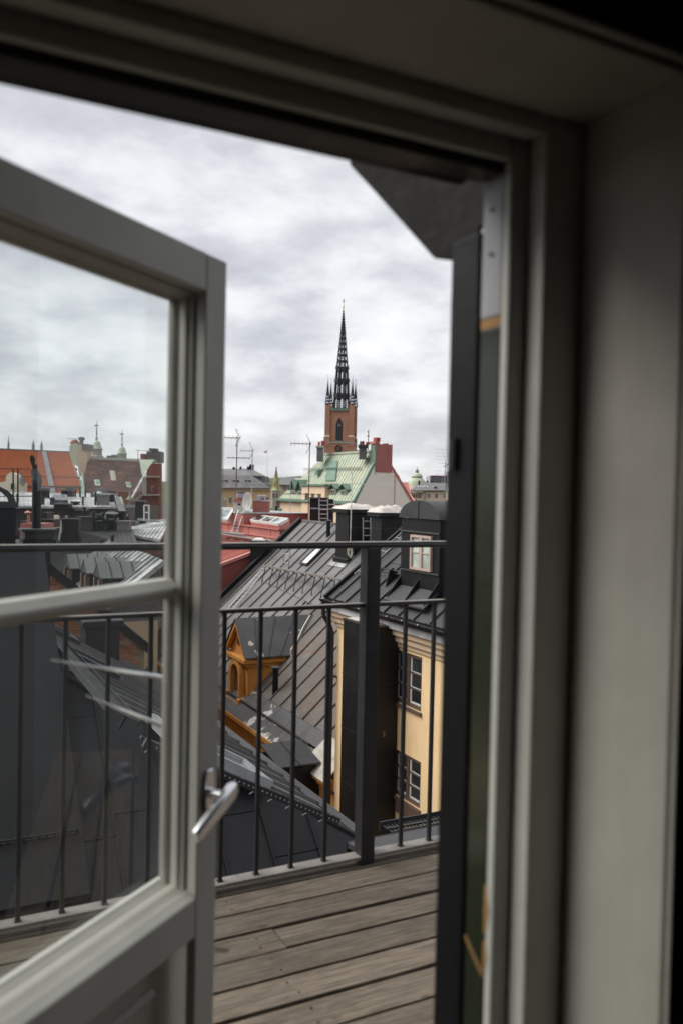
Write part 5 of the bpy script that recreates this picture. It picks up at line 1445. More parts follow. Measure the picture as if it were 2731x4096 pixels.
# flat pale roof with ventilation units
zf = thing('flat_roof_house', 'long house with a flat bright zinc roof and dark roof units at left', 'building', P(250, 2020, 62))
fpans(zf, 'sheet_zinc', ((-40, 2026, 61), (466, 2029, 61), (446, 1974, 78), (-40, 1970, 78)), 26)
fbox('wall', 'sheet_dark', zf, -40, 468, 2028, None, 61.5, 14)
fbox('eave_strip', 'sheet_zinc', zf, 300, 353, 2037, 2042, 61.2, 0.3)
for x0, x1, yt, yb, Y, m_ in ((380, 455, 1978, 2020, 66, 'sheet_black'), (246, 270, 1961, 1986, 72, 'sheet_black'), (166, 186, 1953, 1992, 70, 'sheet_black'), (218, 274, 2018, 2045, 60, 'sheet_black')):
    b_ = fbox('roof_unit', m_, zf, x0, x1, yt, yb, Y, 0.9)
    fbox('unit_lid', 'sheet_zinc' if x0 == 380 else 'sheet_grey', b_, x0 - 3, x1 + 3, yt - 5, yt - 0.5, Y - 0.1, 1.1)
MB().prism([P(212, 1994, 63), P(268, 1994, 63), P(274, 2017, 61), P(224, 2017, 61)], GZ * 0.3).build('roof_light', 'pane_mid', zf)
MB().lathe(P(393, 1972, 67), [(0.34, -0.05), (0.32, 0.02), (0.2, 0.09), (0.04, 0.12)], 14).build('dome_light', 'plastic_white', zf, smooth=50)
MB().prism([P(458, 1980, 64), P(465, 1988, 63), P(503, 2062, 58), P(500, 2082, 57), P(470, 2030, 60)], GX * 0.2).build('gable_edge', 'sheet_grey', zf)
fslope(zf, 'copper', ((470, 1996, 68), (497, 2020, 67), (488, 1988, 70), (482, 1985, 70)), 'side_roof')
rcn = thing('chimney_stack', 'small round red capped flue between the black stacks at left', 'chimney', P(115, 2095, 30))
c_ = P(116, 2092, 30)
MB().tube(c_, P(116, 2058, 30), 0.055, n=12).build('pipe', 'sheet_red', rcn, smooth=40)
MB().lathe(P(113, 2049, 30), [(0.12, -0.03), (0.12, 0.0), (0.02, 0.06)], 12).build('cap', 'sheet_pink', rcn, smooth=40)
fbox('base', 'sheet_red', rcn, 84, 180, 2094, 2180, 30.2, 1.0)
for k, (x0, x1) in enumerate(((78, 103), (155, 215), (168, 190))):
    fbox('low_box', 'sheet_black', rcn, x0, x1, (2085, 2078, 2050)[k], 2110, 30.5 + k, 0.8)
pl = thing('wall_pier', 'pale plaster pier with a small round white vent beside the flared chimney', 'pier', P(220, 2090, 38))
fbox('shaft', 'plaster_pale', pl, 209, 229, 2062, 2112, 38, 0.4)
MB().lathe(P(227, 2101, 35.5), [(0.10, -0.03), (0.10, 0.0), (0.03, 0.04)], 12).build('vent_cap', 'plastic_white', pl, smooth=40)
# cream gable with a curved top at the left edge
cg = thing('cream_gable_house', 'cream house with a curved baroque gable in front of the orange tiles', 'building', P(40, 1960, 82))
gpts = [(-40, 1975), (98, 1975), (98, 1931), (80, 1931), (78, 1912), (70, 1899), (58, 1893), (45, 1890), (33, 1895), (25, 1907), (24, 1925), (-40, 1937)]
MB().prism([P(x, y, 80) for x, y in gpts], GY * 0.8).build('gable_wall', 'plaster_pale', cg)
MB().bar(P(80, 1932, 79.8), P(100, 1932, 79.8), 0.4, 0.2).build('cornice', 'stone_grey', cg)
MB().lathe(P(90, 1931, 80.3), [(0.35, 0), (0.35, 0.1), (0.12, 0.5), (0.05, 0.95)], 8).build('finial', 'sheet_grey', cg)
fwin(cg, 52, 1945, 12, 24, 80, 1, 2, 'window_dark')
fbox('wall', 'plaster_pale', cg, -40, 98, 1975, None, 80.1, 5)

rg5 = random.Random(21)
for par, x0, x1, y, Y, n in ((zf, 60, 440, 2022, 62.5, 9), (zf, 250, 450, 1985, 72, 7), (ld_, 330, 500, 2120, 46.5, 7), (ld_, 320, 540, 2098, 49.5, 6), (dh, 400, 470, 2225, 33.5, 2)):
    for k in range(n):
        x = x0 + (x1 - x0) * (k + rg5.uniform(0.1, 0.9)) / n
        p = P(x, y + rg5.uniform(-3, 6), Y); h = rg5.uniform(0.35, 1.1)
        if rg5.random() < 0.55:
            MB().tube(p - GZ * 0.4, p + GZ * h, 0.07, n=8).tube(p + GZ * (h + 0.003), p + GZ * (h + 0.08), 0.13, 0.10, 8).build('vent_pipe', rg5.choice(['sheet_black', 'sheet_black', 'sheet_dark']), par)
        else:
            w = rg5.uniform(0.2, 0.45)
            MB().xb(p.x - w, p.x + w, p.y, p.y + 0.6, p.z - 0.5, p.z + h * 0.8).xb(p.x - w - 0.06, p.x + w + 0.06, p.y - 0.06, p.y + 0.66, p.z + h * 0.8 + 0.003, p.z + h * 0.8 + 0.09).build('roof_box', rg5.choice(['sheet_black', 'sheet_dark', 'sheet_grey']), par)

# orange tiled roof
def tiled(parent, m, pts, cols, rows, name='tile_roof', amp=0.05):
    """Courses of tiles as real relief: p0-p1 eave, p3-p2 ridge."""
    q = [P(x, y, Y) for x, y, Y in pts]
    nn = (q[1] - q[0]).cross(q[3] - q[0]).normalized()
    if nn.z < 0: nn = -nn
    mb = MB(); sub = 3
    idx = {}
    for j in range(rows):
        for e_ in (0, 1):
            g = (j + e_) / rows
            for i in range(cols * sub + 1):
                f = i / (cols * sub)
                a = q[0] + (q[1] - q[0]) * f; b = q[3] + (q[2] - q[3]) * f
                h = amp * (0.5 + 0.5 * math.cos(2 * math.pi * i / sub)) + (amp * 1.3 if e_ == 0 else 0)
                idx[(j, e_, i)] = len(mb.v)
                mb.v.append(a + (b - a) * g + nn * h)
    for j in range(rows):
        for i in range(cols * sub):
            mb.f.append((idx[(j, 0, i)], idx[(j, 0, i + 1)], idx[(j, 1, i + 1)], idx[(j, 1, i)]))
            if j:
                mb.f.append((idx[(j - 1, 1, i)], idx[(j - 1, 1, i + 1)], idx[(j, 0, i + 1)], idx[(j, 0, i)]))
    o = mb.build(name, m, parent, kind='stuff')
    return o
ot = thing('orange_tiled_house', 'long building under a bright orange tiled roof at left', 'building', P(150, 1970, 96))
TP = ((-60, 1980, 88), (334, 1980, 88), (279, 1813, 104), (-60, 1798, 104))
MB().prism([P(x, y, Y) for x, y, Y in TP], GZ * -0.6).build('roof', 'tile_orange', ot)
tiled(ot, 'tile_orange', TP, 66, 30, amp=0.10)
e_ = lambda x, y, Y: P(x, y, Y)
MB().bar(P(-60, 1797, 104), P(281, 1812, 104), 0.5, 0.4).build('ridge', 'sheet_grey', ot)
MB().prism([P(168, 1811, 103.9), P(186, 1812, 103.9), P(224, 1980, 87.8), P(202, 1980, 87.8)], GZ * 0.28).build('fire_wall_capping', 'sheet_grey', ot)
for (xa, ya, Y1), (xb, yb, Y2) in (((-60, 1881, 97.2), (309, 1890, 97.2)), ((-60, 1921, 93.6), (320, 1925, 93.6)), ((90, 1960, 89.5), (330, 1962, 89.5))):
    MB().bar(P(xa, ya, Y1) + GZ * 0.35, P(xb, yb, Y2) + GZ * 0.35, 0.26).build('snow_guard', 'rusty', ot)
fbox('wall', 'plaster_ochre', ot, -60, 334, 1976, None, 89, 16)
MB().prism([P(280, 1812, 103.5), P(300, 1860, 100), P(342, 1985, 87.6), P(327, 1985, 87.6)], GZ * -1.2).build('verge', 'stone_grey', ot)
gc = thing('copper_chimney', 'pair of tall chimneys, one green copper clad, one brown brick, by the orange roof', 'chimney', P(312, 1840, 94))
MB().prism([P(x, y, 93) for x, y in ((279, 1785), (289, 1774), (312, 1773), (312, 1866), (302, 1860), (290, 1850), (279, 1810))], GY * 2).build('shaft', 'copper', gc)
MB().lathe(P(300, 1777, 94), [(0.5, 0), (0.5, 0.2), (0.3, 0.45), (0.05, 0.5)], 12).build('pot', 'pot_red', gc)
MB().prism([P(x, y, 92.6) for x, y in ((313, 1779), (351, 1779), (349, 1885), (318, 1905), (313, 1870))], GY * 1.6).build('shaft', 'plaster_tan', gc, label='brown plastered chimney shaft')
fbox('crown', 'sheet_grey', gc, 326, 352, 1776, 1800, 92.4, 2.0)
MB().lathe(P(327, 1778, 93.4), [(0.22, 0), (0.22, 0.45), (0.36, 0.5), (0.36, 0.75), (0.1, 0.85)], 12).build('pot', 'sheet_grey', gc)
# brown tiled steep roof with brick gable
bt = thing('brown_tiled_house', 'steep old brown red tiled roof with small green hatches', 'building', P(440, 1980, 90))
BP = ((322, 2005, 82), (522, 2062, 80), (560, 1846, 94), (352, 1838, 94))
MB().prism([P(x, y, Y) for x, y, Y in BP], GY * 3.0).build('roof', 'tile_brown', bt)
tiled(bt, 'tile_brown', BP, 30, 30, amp=0.10)
fbox('wall', 'brick_red', bt, 325, 540, 2040, None, 84, 10)
MB().bar(P(350, 1838, 94), P(566, 1847, 94), 0.5, 0.6).build('ridge_capping', 'copper', bt)
bq = [P(x, y, Y) for x, y, Y in BP]
bn = (bq[1] - bq[0]).cross(bq[3] - bq[0]).normalized(); bn = bn if bn.z > 0 else -bn
for pts, m_ in (([(378, 1923), (398, 1923), (403, 1945), (383, 1945)], 'copper'), ([(503, 1930), (523, 1931), (528, 1953), (509, 1952)], 'copper'), ([(439, 1885), (460, 1886), (466, 1926), (446, 1925)], 'stone_grey')):
    c_ = [on_plane(x, y, bq[0] + bn * 0.2, bn) for x, y in pts]
    MB().prism(c_, bn * 0.12).build('roof_hatch', m_, bt)
    if m_ == 'copper':
        ctr = sum(c_, Vector()) / 4
        MB().prism([ctr + (q - ctr) * 0.62 + bn * 0.125 for q in c_], bn * 0.05).build('hatch_opening', 'copper_dark', bt)
MB().prism([P(558, 1838, 91), P(619, 1838, 91), P(592, 1878, 89), P(569, 1900, 87)], GY * 1.5).build('copper_valley', 'copper', bt)
MB().bar(P(527, 1994, 79.5), P(590, 1880, 88.4), 0.18).build('valley_gutter', 'sheet_zinc', bt)
MB().prism([P(322, 2000, 81.8), P(342, 1990, 81.8), P(332, 1890, 90), P(327, 1890, 90)], GY * 0.4).build('verge_flashing', 'copper_dark', bt)
bgb = thing('brick_gable', 'red brick baroque gable with stone dressings and an oval window at left of the stile', 'building', P(590, 1990, 78))
gp_ = [(540, 2090), (640, 2090), (640, 1853), (606, 1855), (597, 1868), (588, 1882), (586, 1930), (572, 1950), (556, 1975), (545, 1998), (540, 2030)]
MB().prism([P(x, y, 77) for x, y in gp_], GY * 1.0).build('wall', 'brick_red', bgb)
MB().prism([P(x, y, 76.8) for x, y in ((570, 1984), (570, 1915), (577, 1908), (587, 1908), (587, 1984))], GY * 0.18).build('pilaster', 'stone_grey', bgb)
MB().prism([P(x, y, 76.7) for x, y in ((560, 1978), (640, 1976), (640, 1982), (560, 1984))], GY * 0.25).build('cornice', 'stone_grey', bgb)
MB().prism([P(x, y, 76.7) for x, y in ((584, 1903), (640, 1903), (640, 1910), (584, 1910))], GY * 0.25).build('cornice', 'stone_grey', bgb)
for k in range(7):
    t0, t1 = 0.5 * math.pi * k / 7, 0.5 * math.pi * (k + 1) / 7
    MB().bar(P(528 + 36 * math.sin(t0), 2000 - 20 * (1 - math.cos(t0)), 76.6), P(528 + 36 * math.sin(t1), 2000 - 20 * (1 - math.cos(t1)), 76.6), 0.3, 0.25).build('scroll_stone', 'stone_grey', bgb)
fbox('pedestal', 'stone_grey', bgb, 515, 526, 1998, 2046, 76.6, 0.8)
MB().lathe(P(520, 1998, 77), [(0.32, 0), (0.25, 0.1), (0.12, 0.3), (0.03, 0.75)], 8).build('finial', 'stone_grey', bgb)
ov = [P(611 + 5.5 * math.cos(2 * math.pi * k / 16), 1955 + 12 * math.sin(2 * math.pi * k / 16), 76.85) for k in range(16)]
MB().prism(ov, GY * 0.14).build('window_surround', 'stone_grey', bgb)
MB().prism([P(611 + 3.2 * math.cos(2 * math.pi * k / 16), 1955 + 8 * math.sin(2 * math.pi * k / 16), 76.80) for k in range(16)], GY * 0.045).build('window', 'pane_dark', bgb)
fbox('lower_wall', 'plaster_pale', bgb, 492, 545, 2040, 2075, 77.5, 1.0)
fbox('base', 'brick_red', bgb, 525, 645, 2080, None, 77.6, 6)
bcs = thing('chimney_stack', 'broad grey chimney with a red pot and a flared cap at left of the stile', 'chimney', P(590, 1830, 95))
fbox('shaft', 'sheet_grey', bcs, 585, 640, 1805, 1850, 95, 2)
fbox('shaft', 'brick_red', bcs, 560, 590, 1815, 1850, 95.2, 1.6, label='lower brick shaft')
fbox('cap', 'sheet_grey', bcs, 594, 622, 1793, 1803, 95, 1.5)

# ------------------------------------------------------------------ far towers at left
def onion(x, prof, Y, label, base_y, spike):
    b = P(x, base_y, Y)
    t = thing('copper_tower', label, 'tower', b, 'green copper onion towers on the skyline')
    pr_ = [(r / FPX * Y, (base_y - y) / FPX * Y) for r, y in prof]
    k = next(i for i, p in enumerate(prof) if p[0] < 26 and i > 1)
    MB().lathe(b, pr_[:5], 8, R(22)).build('tower_base', 'stone_grey', t)
    MB().lathe(b, pr_[4:], 12).build('onion_dome', 'copper', t, smooth=50)
    zt = pr_[-1][1]
    MB().tube(b + GZ * (zt - 0.2), b + GZ * ((base_y - spike) / FPX * Y), 0.28, 0.06, 6).build('spike', 'copper_dark', t)
    z = b.z + ((base_y - spike) / FPX * Y) * 1.0
    MB().bar(Vector((b.x - 0.9, b.y, z - 1.8)), Vector((b.x + 0.6, b.y, z - 1.8)), 0.10, 0.35).build('weather_vane', 'sheet_black', t)
onion(386, [(29, 1845), (29, 1826), (27, 1824), (22, 1822), (22, 1800), (26, 1797), (23, 1791), (18, 1782), (17, 1774), (12, 1766), (4, 1762), (5.5, 1756), (5.5, 1750), (3, 1745), (1.5, 1738)], 300, 'larger green onion topped tower above the brown tiled roof', 1845, 1682)
onion(488, [(23, 1848), (23, 1836), (20, 1834), (19, 1832), (19, 1818), (21, 1815), (17, 1808), (14, 1799), (13, 1794), (8, 1789), (3, 1785), (4.5, 1780), (4.5, 1775), (2, 1770), (1.2, 1762)], 330, 'smaller green onion topped tower right of the larger one', 1848, 1718)
for x, yt, yb, label in ((134, 1755, 1803, 'left one of two slim dark twin spires far behind the orange roof'), (167, 1760, 1805, 'right one of two slim dark twin spires far behind the orange roof')):
    b = P(x, yb, 900)
    t = thing('twin_spire', label, 'spire', b, 'twin church spires on the horizon')
    s = 900 / FPX
    MB().lathe(b, [(6.3 * s, 0), (5.8 * s, 22 * s), (4.6 * s, 24 * s), (4.2 * s, 32 * s), (2.0 * s, 36 * s), (0.3 * s, (yb - yt) * s)], 8).build('shaft', 'office_grey', t)
    MB().lathe(b, [(6.5 * s, 21 * s), (6.5 * s, 22.5 * s)], 8).build('gallery', 'sheet_dark', t)
b = P(35, 1800, 320); s = 320 / FPX
t = thing('turret', 'small brown lantern turret with star tip over the orange roof', 'turret', b)
MB().lathe(b, [(6 * s, 0), (4.5 * s, 14 * s), (4.0 * s, 26 * s), (5.5 * s, 28 * s), (2.5 * s, 31 * s), (0.4 * s, 56 * s)], 8).build('shaft', 'stone_grey', t)
MB().bar(b + GZ * (55 * s) - GX * (3 * s), b + GZ * (55 * s) + GX * (3 * s), 0.15).build('star', 'gold', t)
fb_ = thing('chimney_stack', 'pair of grey chimneys between the two onion towers', 'chimney', P(440, 1840, 140))
for x0, x1, yt in ((425, 441, 1822), (444, 463, 1819)):
    fbox('shaft', 'sheet_grey', fb_, x0, x1, yt, 1850, 140, 1.5)

# ------------------------------------------------------------------ green copper roofed house below the church
gh = thing('copper_roofed_house', 'house with a big green copper mansard roof and a blank cream gable', 'building', G(62, 120, GROUND))
VF = 109.3; VE = 138.0
def F_(u, v, z): return G(u, v, z)
MB().gb(58.4, 67.4, VF + 0.05, VE, GROUND, -1.3).build('wall', 'plaster_peach', gh)
ga_ = [(58.3, -1.25), (61.4, 4.42), (63.45, 4.42), (67.6, -1.3), (67.6, GROUND), (58.3, GROUND)]
MB().prism([G(u, VF, z) for u, z in ga_], GV * 0.4).build('gable_wall', 'plaster_cream', gh)
MB().prism([G(u, VF - 0.05, z) for u, z in ((63.45, 4.42), (63.9, 4.42), (68.2, -1.4), (67.6, -1.4))], GV * 20).build('red_verge', 'sheet_red', gh)
MB().prism([G(64.6, VF - 0.02, 2.9), G(64.72, VF - 0.02, 2.9), G(64.72, VF - 0.02, -3), G(64.6, VF - 0.02, -3)], -GV * 0.05).build('gable_joint', 'sheet_pink', gh)
tF = 1.75; lF = math.hypot(1, tF); BF = (GU + GZ * tF) / lF
OF = G(58.1, 137.6, -1.35)
seam_roof(gh, 'copper', OF, -GV, BF, [(0, 0), (28.2, 0), (28.2, 4.30 * lF), (9.6, 4.30 * lF)], pan=0.92, seam=(0.06, 0.08), cross=5.0, slab=0.25, name='copper_roof')
NF = (-GV).cross(BF); NF = NF if NF.z > 0 else -NF
Fp = lambda a, b, h=0.0: OF - GV * a + BF * b + NF * h
def F_ab(x, y, h=0.0):
    p = on_plane(x, y, OF + NF * h, NF) - OF
    return p.dot(-GV), p.dot(BF)
MB().prism([Fp(9.6, 4.30 * lF), Fp(28.2, 4.30 * lF), G(66.5, VF + 0.1, -1.3), G(66.5, 137.6, -1.3)], GZ * -0.2).build('rear_roof', 'copper', gh)
MB().prism([Fp(0, 0), Fp(9.6, 4.30 * lF), G(66.5, 137.6, -1.3)], GZ * -0.2).build('hip_roof', 'copper', gh)
MB().bar(Fp(28.1, -0.1, 0.12), Fp(28.1, 3.2 * lF, 0.12), 0.5, 0.3, NF).build('verge_capping', 'copper_dark', gh)
MB().bar(Fp(9.5, 4.30 * lF, 0.1), Fp(28.2, 4.30 * lF, 0.1), 0.35, 0.3).build('ridge_capping', 'copper', gh)
pa = [F_ab(*p) for p in ((1317, 1845), (1354, 1845), (1345, 1925), (1305, 1925))]
MB().prism([Fp(a, b, 0.12) for a, b in pa], NF * 0.12).build('roof_patch', 'copper_dark', gh)
a_, b_ = F_ab(1282, 1893)
MB().box(Fp(a_, b_, 0.3), GV * 0.5, GU * 0.5, GZ * 0.45).build('roof_hatch', 'copper_dark', gh)
for y in (1884, 1878):
    (aa, bb), (ac, bc_) = F_ab(1220, y), F_ab(1450, y - 4)
    MB().bar(Fp(aa, bb, 0.3), Fp(ac, bc_, 0.3), 0.07).build('snow_guard', 'iron', gh)
# front bay with taller wall
wb = [toG(on_u(x, y, 57.9)) for x, y in ((1208, 1943), (1300, 1943))]
MB().gb(57.9, 61.5, wb[1][1], wb[0][1], GROUND, wb[0][2]).build('bay', 'plaster_peach', gh)
MB().gb(57.6, 60.3, wb[1][1] - 0.3, wb[0][1] + 0.3, wb[0][2] + 0.003, wb[0][2] + 0.28).build('bay_cornice', 'copper_dark', gh)
MB().gb(57.6, 58.37, VF + 0.3, VE, -1.75, -1.38).build('cornice', 'copper_dark', gh)
for x0, x1, yt, yb in ((1222, 1232, 1972, 2012), (1247, 1257, 1974, 1996), (1273, 1284, 1975, 1996), (1222, 1234, 2054, 2100), (1186, 1191, 2054, 2076), (1196, 1202, 2056, 2078), (1141, 1146, 2048, 2062)):
    u_w = 57.9 if x0 > 1205 else 58.4
    s_ = toG(on_u(x0, yt, u_w)); e_2 = toG(on_u(x1, yb, u_w))
    window(gh, G(u_w - 0.02, s_[1], e_2[2]), -GV, GZ, s_[1] - e_2[1], s_[2] - e_2[2], 2, 2, 0.13, 0.07, 'window_brown', 'pane_mid', 0.05, panes=False)
for x0, x1, yt, yb, yk in ((1166, 1181, 1960, 2000, 1921), (1194, 1208, 1962, 1999, 1921), (1325, 1341, 1955, 2002, 1936), (1366, 1383, 1958, 2006, 1936)):
    ud = 58.6
    s_ = toG(on_u(x0, yt, ud)); e_2 = toG(on_u(x1, yb, ud)); zk = toG(on_u((x0 + x1) / 2, yk, ud))[2]
    v0_, v1_ = e_2[1] - 0.35, s_[1] + 0.35; vm_ = (v0_ + v1_) / 2
    d_ = MB().gb(ud, ud + 2.6, v0_, v1_, e_2[2], s_[2]).build('dormer', 'copper_dark', gh)
    for s in (-1, 1):
        hw = (v1_ - v0_) / 2 + 0.35
        MB().prism([G(ud - 0.4, vm_ + s * hw, s_[2] - 0.05), G(ud + 2.8, vm_ + s * hw, s_[2] - 0.05), G(ud + 2.8, vm_, zk), G(ud - 0.4, vm_, zk)], GZ * 0.1).build('dormer_roof', 'copper_dark', d_)
    MB().prism([G(ud - 0.02, v0_, s_[2]), G(ud - 0.02, v1_, s_[2]), G(ud - 0.02, vm_, zk - 0.1)], GU * 0.5).build('gable', 'sheet_dark', d_)
    window(d_, G(ud - 0.02, v1_ - 0.3, e_2[2] + 0.1), -GV, GZ, v1_ - v0_ - 0.6, s_[2] - e_2[2] - 0.2, 2, 3, 0.12, 0.06, 'stone_grey', 'pane_mid', 0.05, panes=False)
# chimneys
def potstack(x0, x1, yt, yb, Y, m, pots, xs=None, cm='copper_dark', capy=7):
    c = fbox('chimney', m, gh, x0, x1, yt + capy, yb, Y, 2.0)
    fbox('crown', cm, c, x0 - 4, x1 + 4, yt, yt + capy - 0.2, Y - 0.25, 2.5)
    for px0, px1, py, m_ in pots:
        fbox('pot', m_, c, px0, px1, py, yt - 0.2, Y + 0.2, 1.0)
potstack(1264, 1290, 1783, 1845, 139, 'sheet_grey', ((1268, 1276, 1767, 'pot_red'), (1280, 1297, 1763, 'pot_red')), cm='copper')
potstack(1432, 1462, 1778, 1836, 126.5, 'sheet_grey', ((1434, 1440, 1765, 'sheet_black'), (1441, 1452, 1764, 'pot_red'), (1458, 1474, 1768, 'pot_red')), cm='sheet_dark', capy=12)
c3 = MB().gb(61.3, 64.1, VF - 0.06, VF + 1.4, 3.0, 7.15).build('chimney', 'sheet_red', gh)
MB().gb(61.22, 61.297, VF - 0.04, VF + 1.38, 2.6, 7.0).build('side_cladding', 'copper_dark', c3)
MB().gb(61.1, 61.9, VF - 0.1, VF + 1.5, 7.152, 7.5).build('crown', 'sheet_red', c3)
MB().gb(61.4, 62.1, VF + 0.1, VF + 1.0, 7.51, 8.1).build('pot', 'pot_red', c3)
MB().gb(63.0, 63.5, VF + 0.1, VF + 1.0, 7.16, 7.3).build('pot', 'pot_red', c3)
fbox('chimney', 'pot_red', gh, 1420, 1430, 1800, 1812, 150, 1.5)
fbox('chimney', 'pot_red', gh, 1484, 1491, 1790, 1810, 140, 1.5)
# stack with ladder in front
ls = thing('chimney_stack', 'tall black chimney with a galvanised ladder in front of the copper roofed house', 'chimney', P(1280, 2090, 46))
fbox('shaft', 'sheet_black', ls, 1240, 1335, 1996, 2140, 46, 1.6)
fbox('crown', 'sheet_dark', ls, 1238, 1316, 1990, 1996, 45.9, 1.0)
fbox('crown', 'cap_white', ls, 1316, 1342, 2016, 2020, 45.9, 1.8)
MB().bar(P(1242, 2033, 45.9), P(1340, 2037, 45.9), 0.05).build('band', 'steel_galv', ls)
ladder(P(1277, 2100, 45.6), P(1277, 1994, 45.6), GX, 0.46, 6, 'upright galvanised ladder on the tall black chimney', r=0.028)
# low pale roof before it
lp = thing('low_zinc_house', 'low house with light zinc roof and small vents left of the black chimney', 'building', P(1140, 2080, 62))
fpans(lp, 'sheet_zinc', ((1083, 2080, 58), (1215, 2092, 58), (1185, 2062, 66), (1075, 2066, 66)), 8)
fbox('wall', 'plaster_pale', lp, 1078, 1215, 2090, None, 59, 6)
for x, yt in ((1106, 2025), (1156, 2053), (1088, 2052), (1100, 2048)):
    MB().tube(P(x, 2075, 62), P(x, yt, 62), 0.09, n=8).build('vent_pipe', 'sheet_black', lp)
fbox('roof_box', 'sheet_zinc', lp, 1118, 1138, 2046, 2062, 63, 0.6)
fbox('roof_box', 'copper_dark', lp, 1076, 1127, 2034, 2046, 66, 1.0)
fbox('roof_box', 'sheet_dark', lp, 1078, 1110, 2046, 2066, 66, 1.0)
fbox('lower_wall', 'sheet_dark', lp, 1076, 1110, 2046, 2080, 67.2, 0.6)
# red roofs behind the cream gable
rr = thing('red_roof_annex', 'small dark red sheet roofs behind the cream gable slope', 'building', P(1640, 1990, 160))
fpans(rr, 'sheet_red', ((1612, 1980, 158), (1644, 1978, 158), (1631, 1929, 166), (1598, 1929, 166)), 4)
fpans(rr, 'sheet_pink', ((1640, 2012, 150), (1663, 2006, 150), (1641, 1977, 156), (1634, 1977, 156)), 3)
MB().prism([P(x, y, 159) for x, y in ((1644, 1966), (1657, 1990), (1655, 1997), (1640, 1972))], GY * 1).build('verge', 'sheet_dark', rr)
fbox('wall', 'plaster_pale', rr, 1612, 1655, 1990, None, 167, 8)
fbox('chimney', 'sheet_black', rr, 1660, 1665, 1997, 2012, 158, 0.6)

# ------------------------------------------------------------------ church tower with its open iron spire
TY = 290.0
zc = lambda y: (819.8 - y / 3.267) * TY / FPX        # heights from the tall close-up
tb = P(1361, 1810, TY); tcx = P(1361.5, 1790, TY).x
ct = thing('church_tower', 'red brick church tower with a black openwork iron spire', 'church tower', (tcx, TY + 6, GROUND))
ca, sa = math.cos(R(-7)), math.sin(R(-7))
TCY = TY + 6.2
TS = 0.88
def T(x, y, z): return Vector((tcx + (x * ca - y * sa) * TS, TCY + (x * sa + y * ca) * TS, z))
def tbx(x0, x1, y0, y1, z0, z1, name, m, parent=ct, **k):
    return MB().prism([T(x0, y0, z0), T(x1, y0, z0), T(x1, y1, z0), T(x0, y1, z0)], GZ * (z1 - z0)).build(name, m, parent, **k)
zt = 28.2
body = wall_holes(T(-4.9, -5.2, GROUND), T(1, 0, 0) - T(0, 0, 0), GZ, 9.8 * TS, zt - GROUND, [(3.55 * TS, 6.25 * TS, 17.4 - GROUND, 25.4 - GROUND)], 0.9).build('tower_body', 'brick_tower', ct)
tbx(-4.9, 4.9, -4.25, 5.2, GROUND, zt - 0.05, 'tower_core', 'brick_tower')
def tri_fill(z0, z1, x0, x1, n=8):                     # brickwork above the pointed arch
    mb = MB(); xm = (x0 + x1) / 2; hw = (x1 - x0) / 2
    for s in (-1, 1):
        pts = [T(xm + s * hw, -5.2, z0)]
        for i in range(n + 1):
            f = i / n
            pts.append(T(xm + s * hw * (1 - f ** 1.9), -5.2, z0 + (z1 - z0) * f))
        pts.append(T(xm + s * hw, -5.2, z1))
        mb.prism(pts, (T(0, 0.9, 0) - T(0, 0, 0)))
    return mb
tri_fill(22.6, 25.4, -1.35, 1.35).build('window_arch', 'brick_tower', ct)
tbx(-1.35, 1.35, -4.9, -4.85, 17.4, 25.4, 'window', 'pane_dark')
for sx in (-1, 1):
    MB().bar(T(sx * 0.7, -4.97, 22.4), T(0, -4.97, 24.0), 0.16, 0.1).build('tracery', 'sheet_black', ct)
    MB().bar(T(sx * 0.7, -4.97, 22.4), T(sx * 1.2, -4.97, 23.2), 0.16, 0.1).build('tracery', 'sheet_black', ct)
tbx(-0.62, 0.62, -4.93, -4.905, 22.3, 23.4, 'window_light', 'pane_sky')
for x in (-0.7, 0.0, 0.7):
    tbx(x - 0.09, x + 0.09, -5.02, -4.91, 17.4, 24.6 - abs(x) * 1.4, 'mullion', 'sheet_black')
for z in (18.9, 20.3, 21.7, 23.0):
    tbx(-1.3, 1.3, -4.97, -4.905, z, z + 0.08, 'glazing_bar', 'sheet_dark')
tbx(-1.5, 1.5, -5.35, -5.205, 17.0, 17.38, 'sill', 'stone_grey')
for x0, x1, y0, y1 in ((-5.6, -3.7, -5.75, -4.2), (3.7, 5.6, -5.75, -4.2), (-5.6, -3.9, 3.9, 5.6), (3.9, 5.6, 3.9, 5.6)):
    tbx(x0, x1, y0, y1, GROUND, zc(1525), 'buttress', 'brick_tower')
    tbx(x0 - 0.1, x1 + 0.1, y0 - 0.1, y1 + 0.1, zc(1955), zc(1940), 'stone_band', 'plaster_cream')
    tbx(x0 - 0.25, x1 + 0.25, y0 - 0.25, y1 + 0.25, 15.6, zc(1965), 'buttress_base', 'brick_tower')
tbx(-5.9, 5.9, -6.05, 5.9, 16.55, 16.95, 'cornice', 'stone_grey')
tbx(-5.75, 5.75, -5.95, 5.75, 16.952, 17.15, 'cornice_cover', 'copper_dark')
tbx(-5.7, 5.7, -5.85, 5.7, GROUND, 16.5, 'lower_body', 'brick_tower')
tbx(-3.65, 3.65, -5.6, -5.205, zc(1612), zc(1585), 'gallery_cornice', 'copper_dark')
for k in range(14):
    tbx(-3.6 + k * 0.52, -3.35 + k * 0.52, -5.5, -5.21, zc(1628), zc(1613), 'corbel', 'brick_tower')
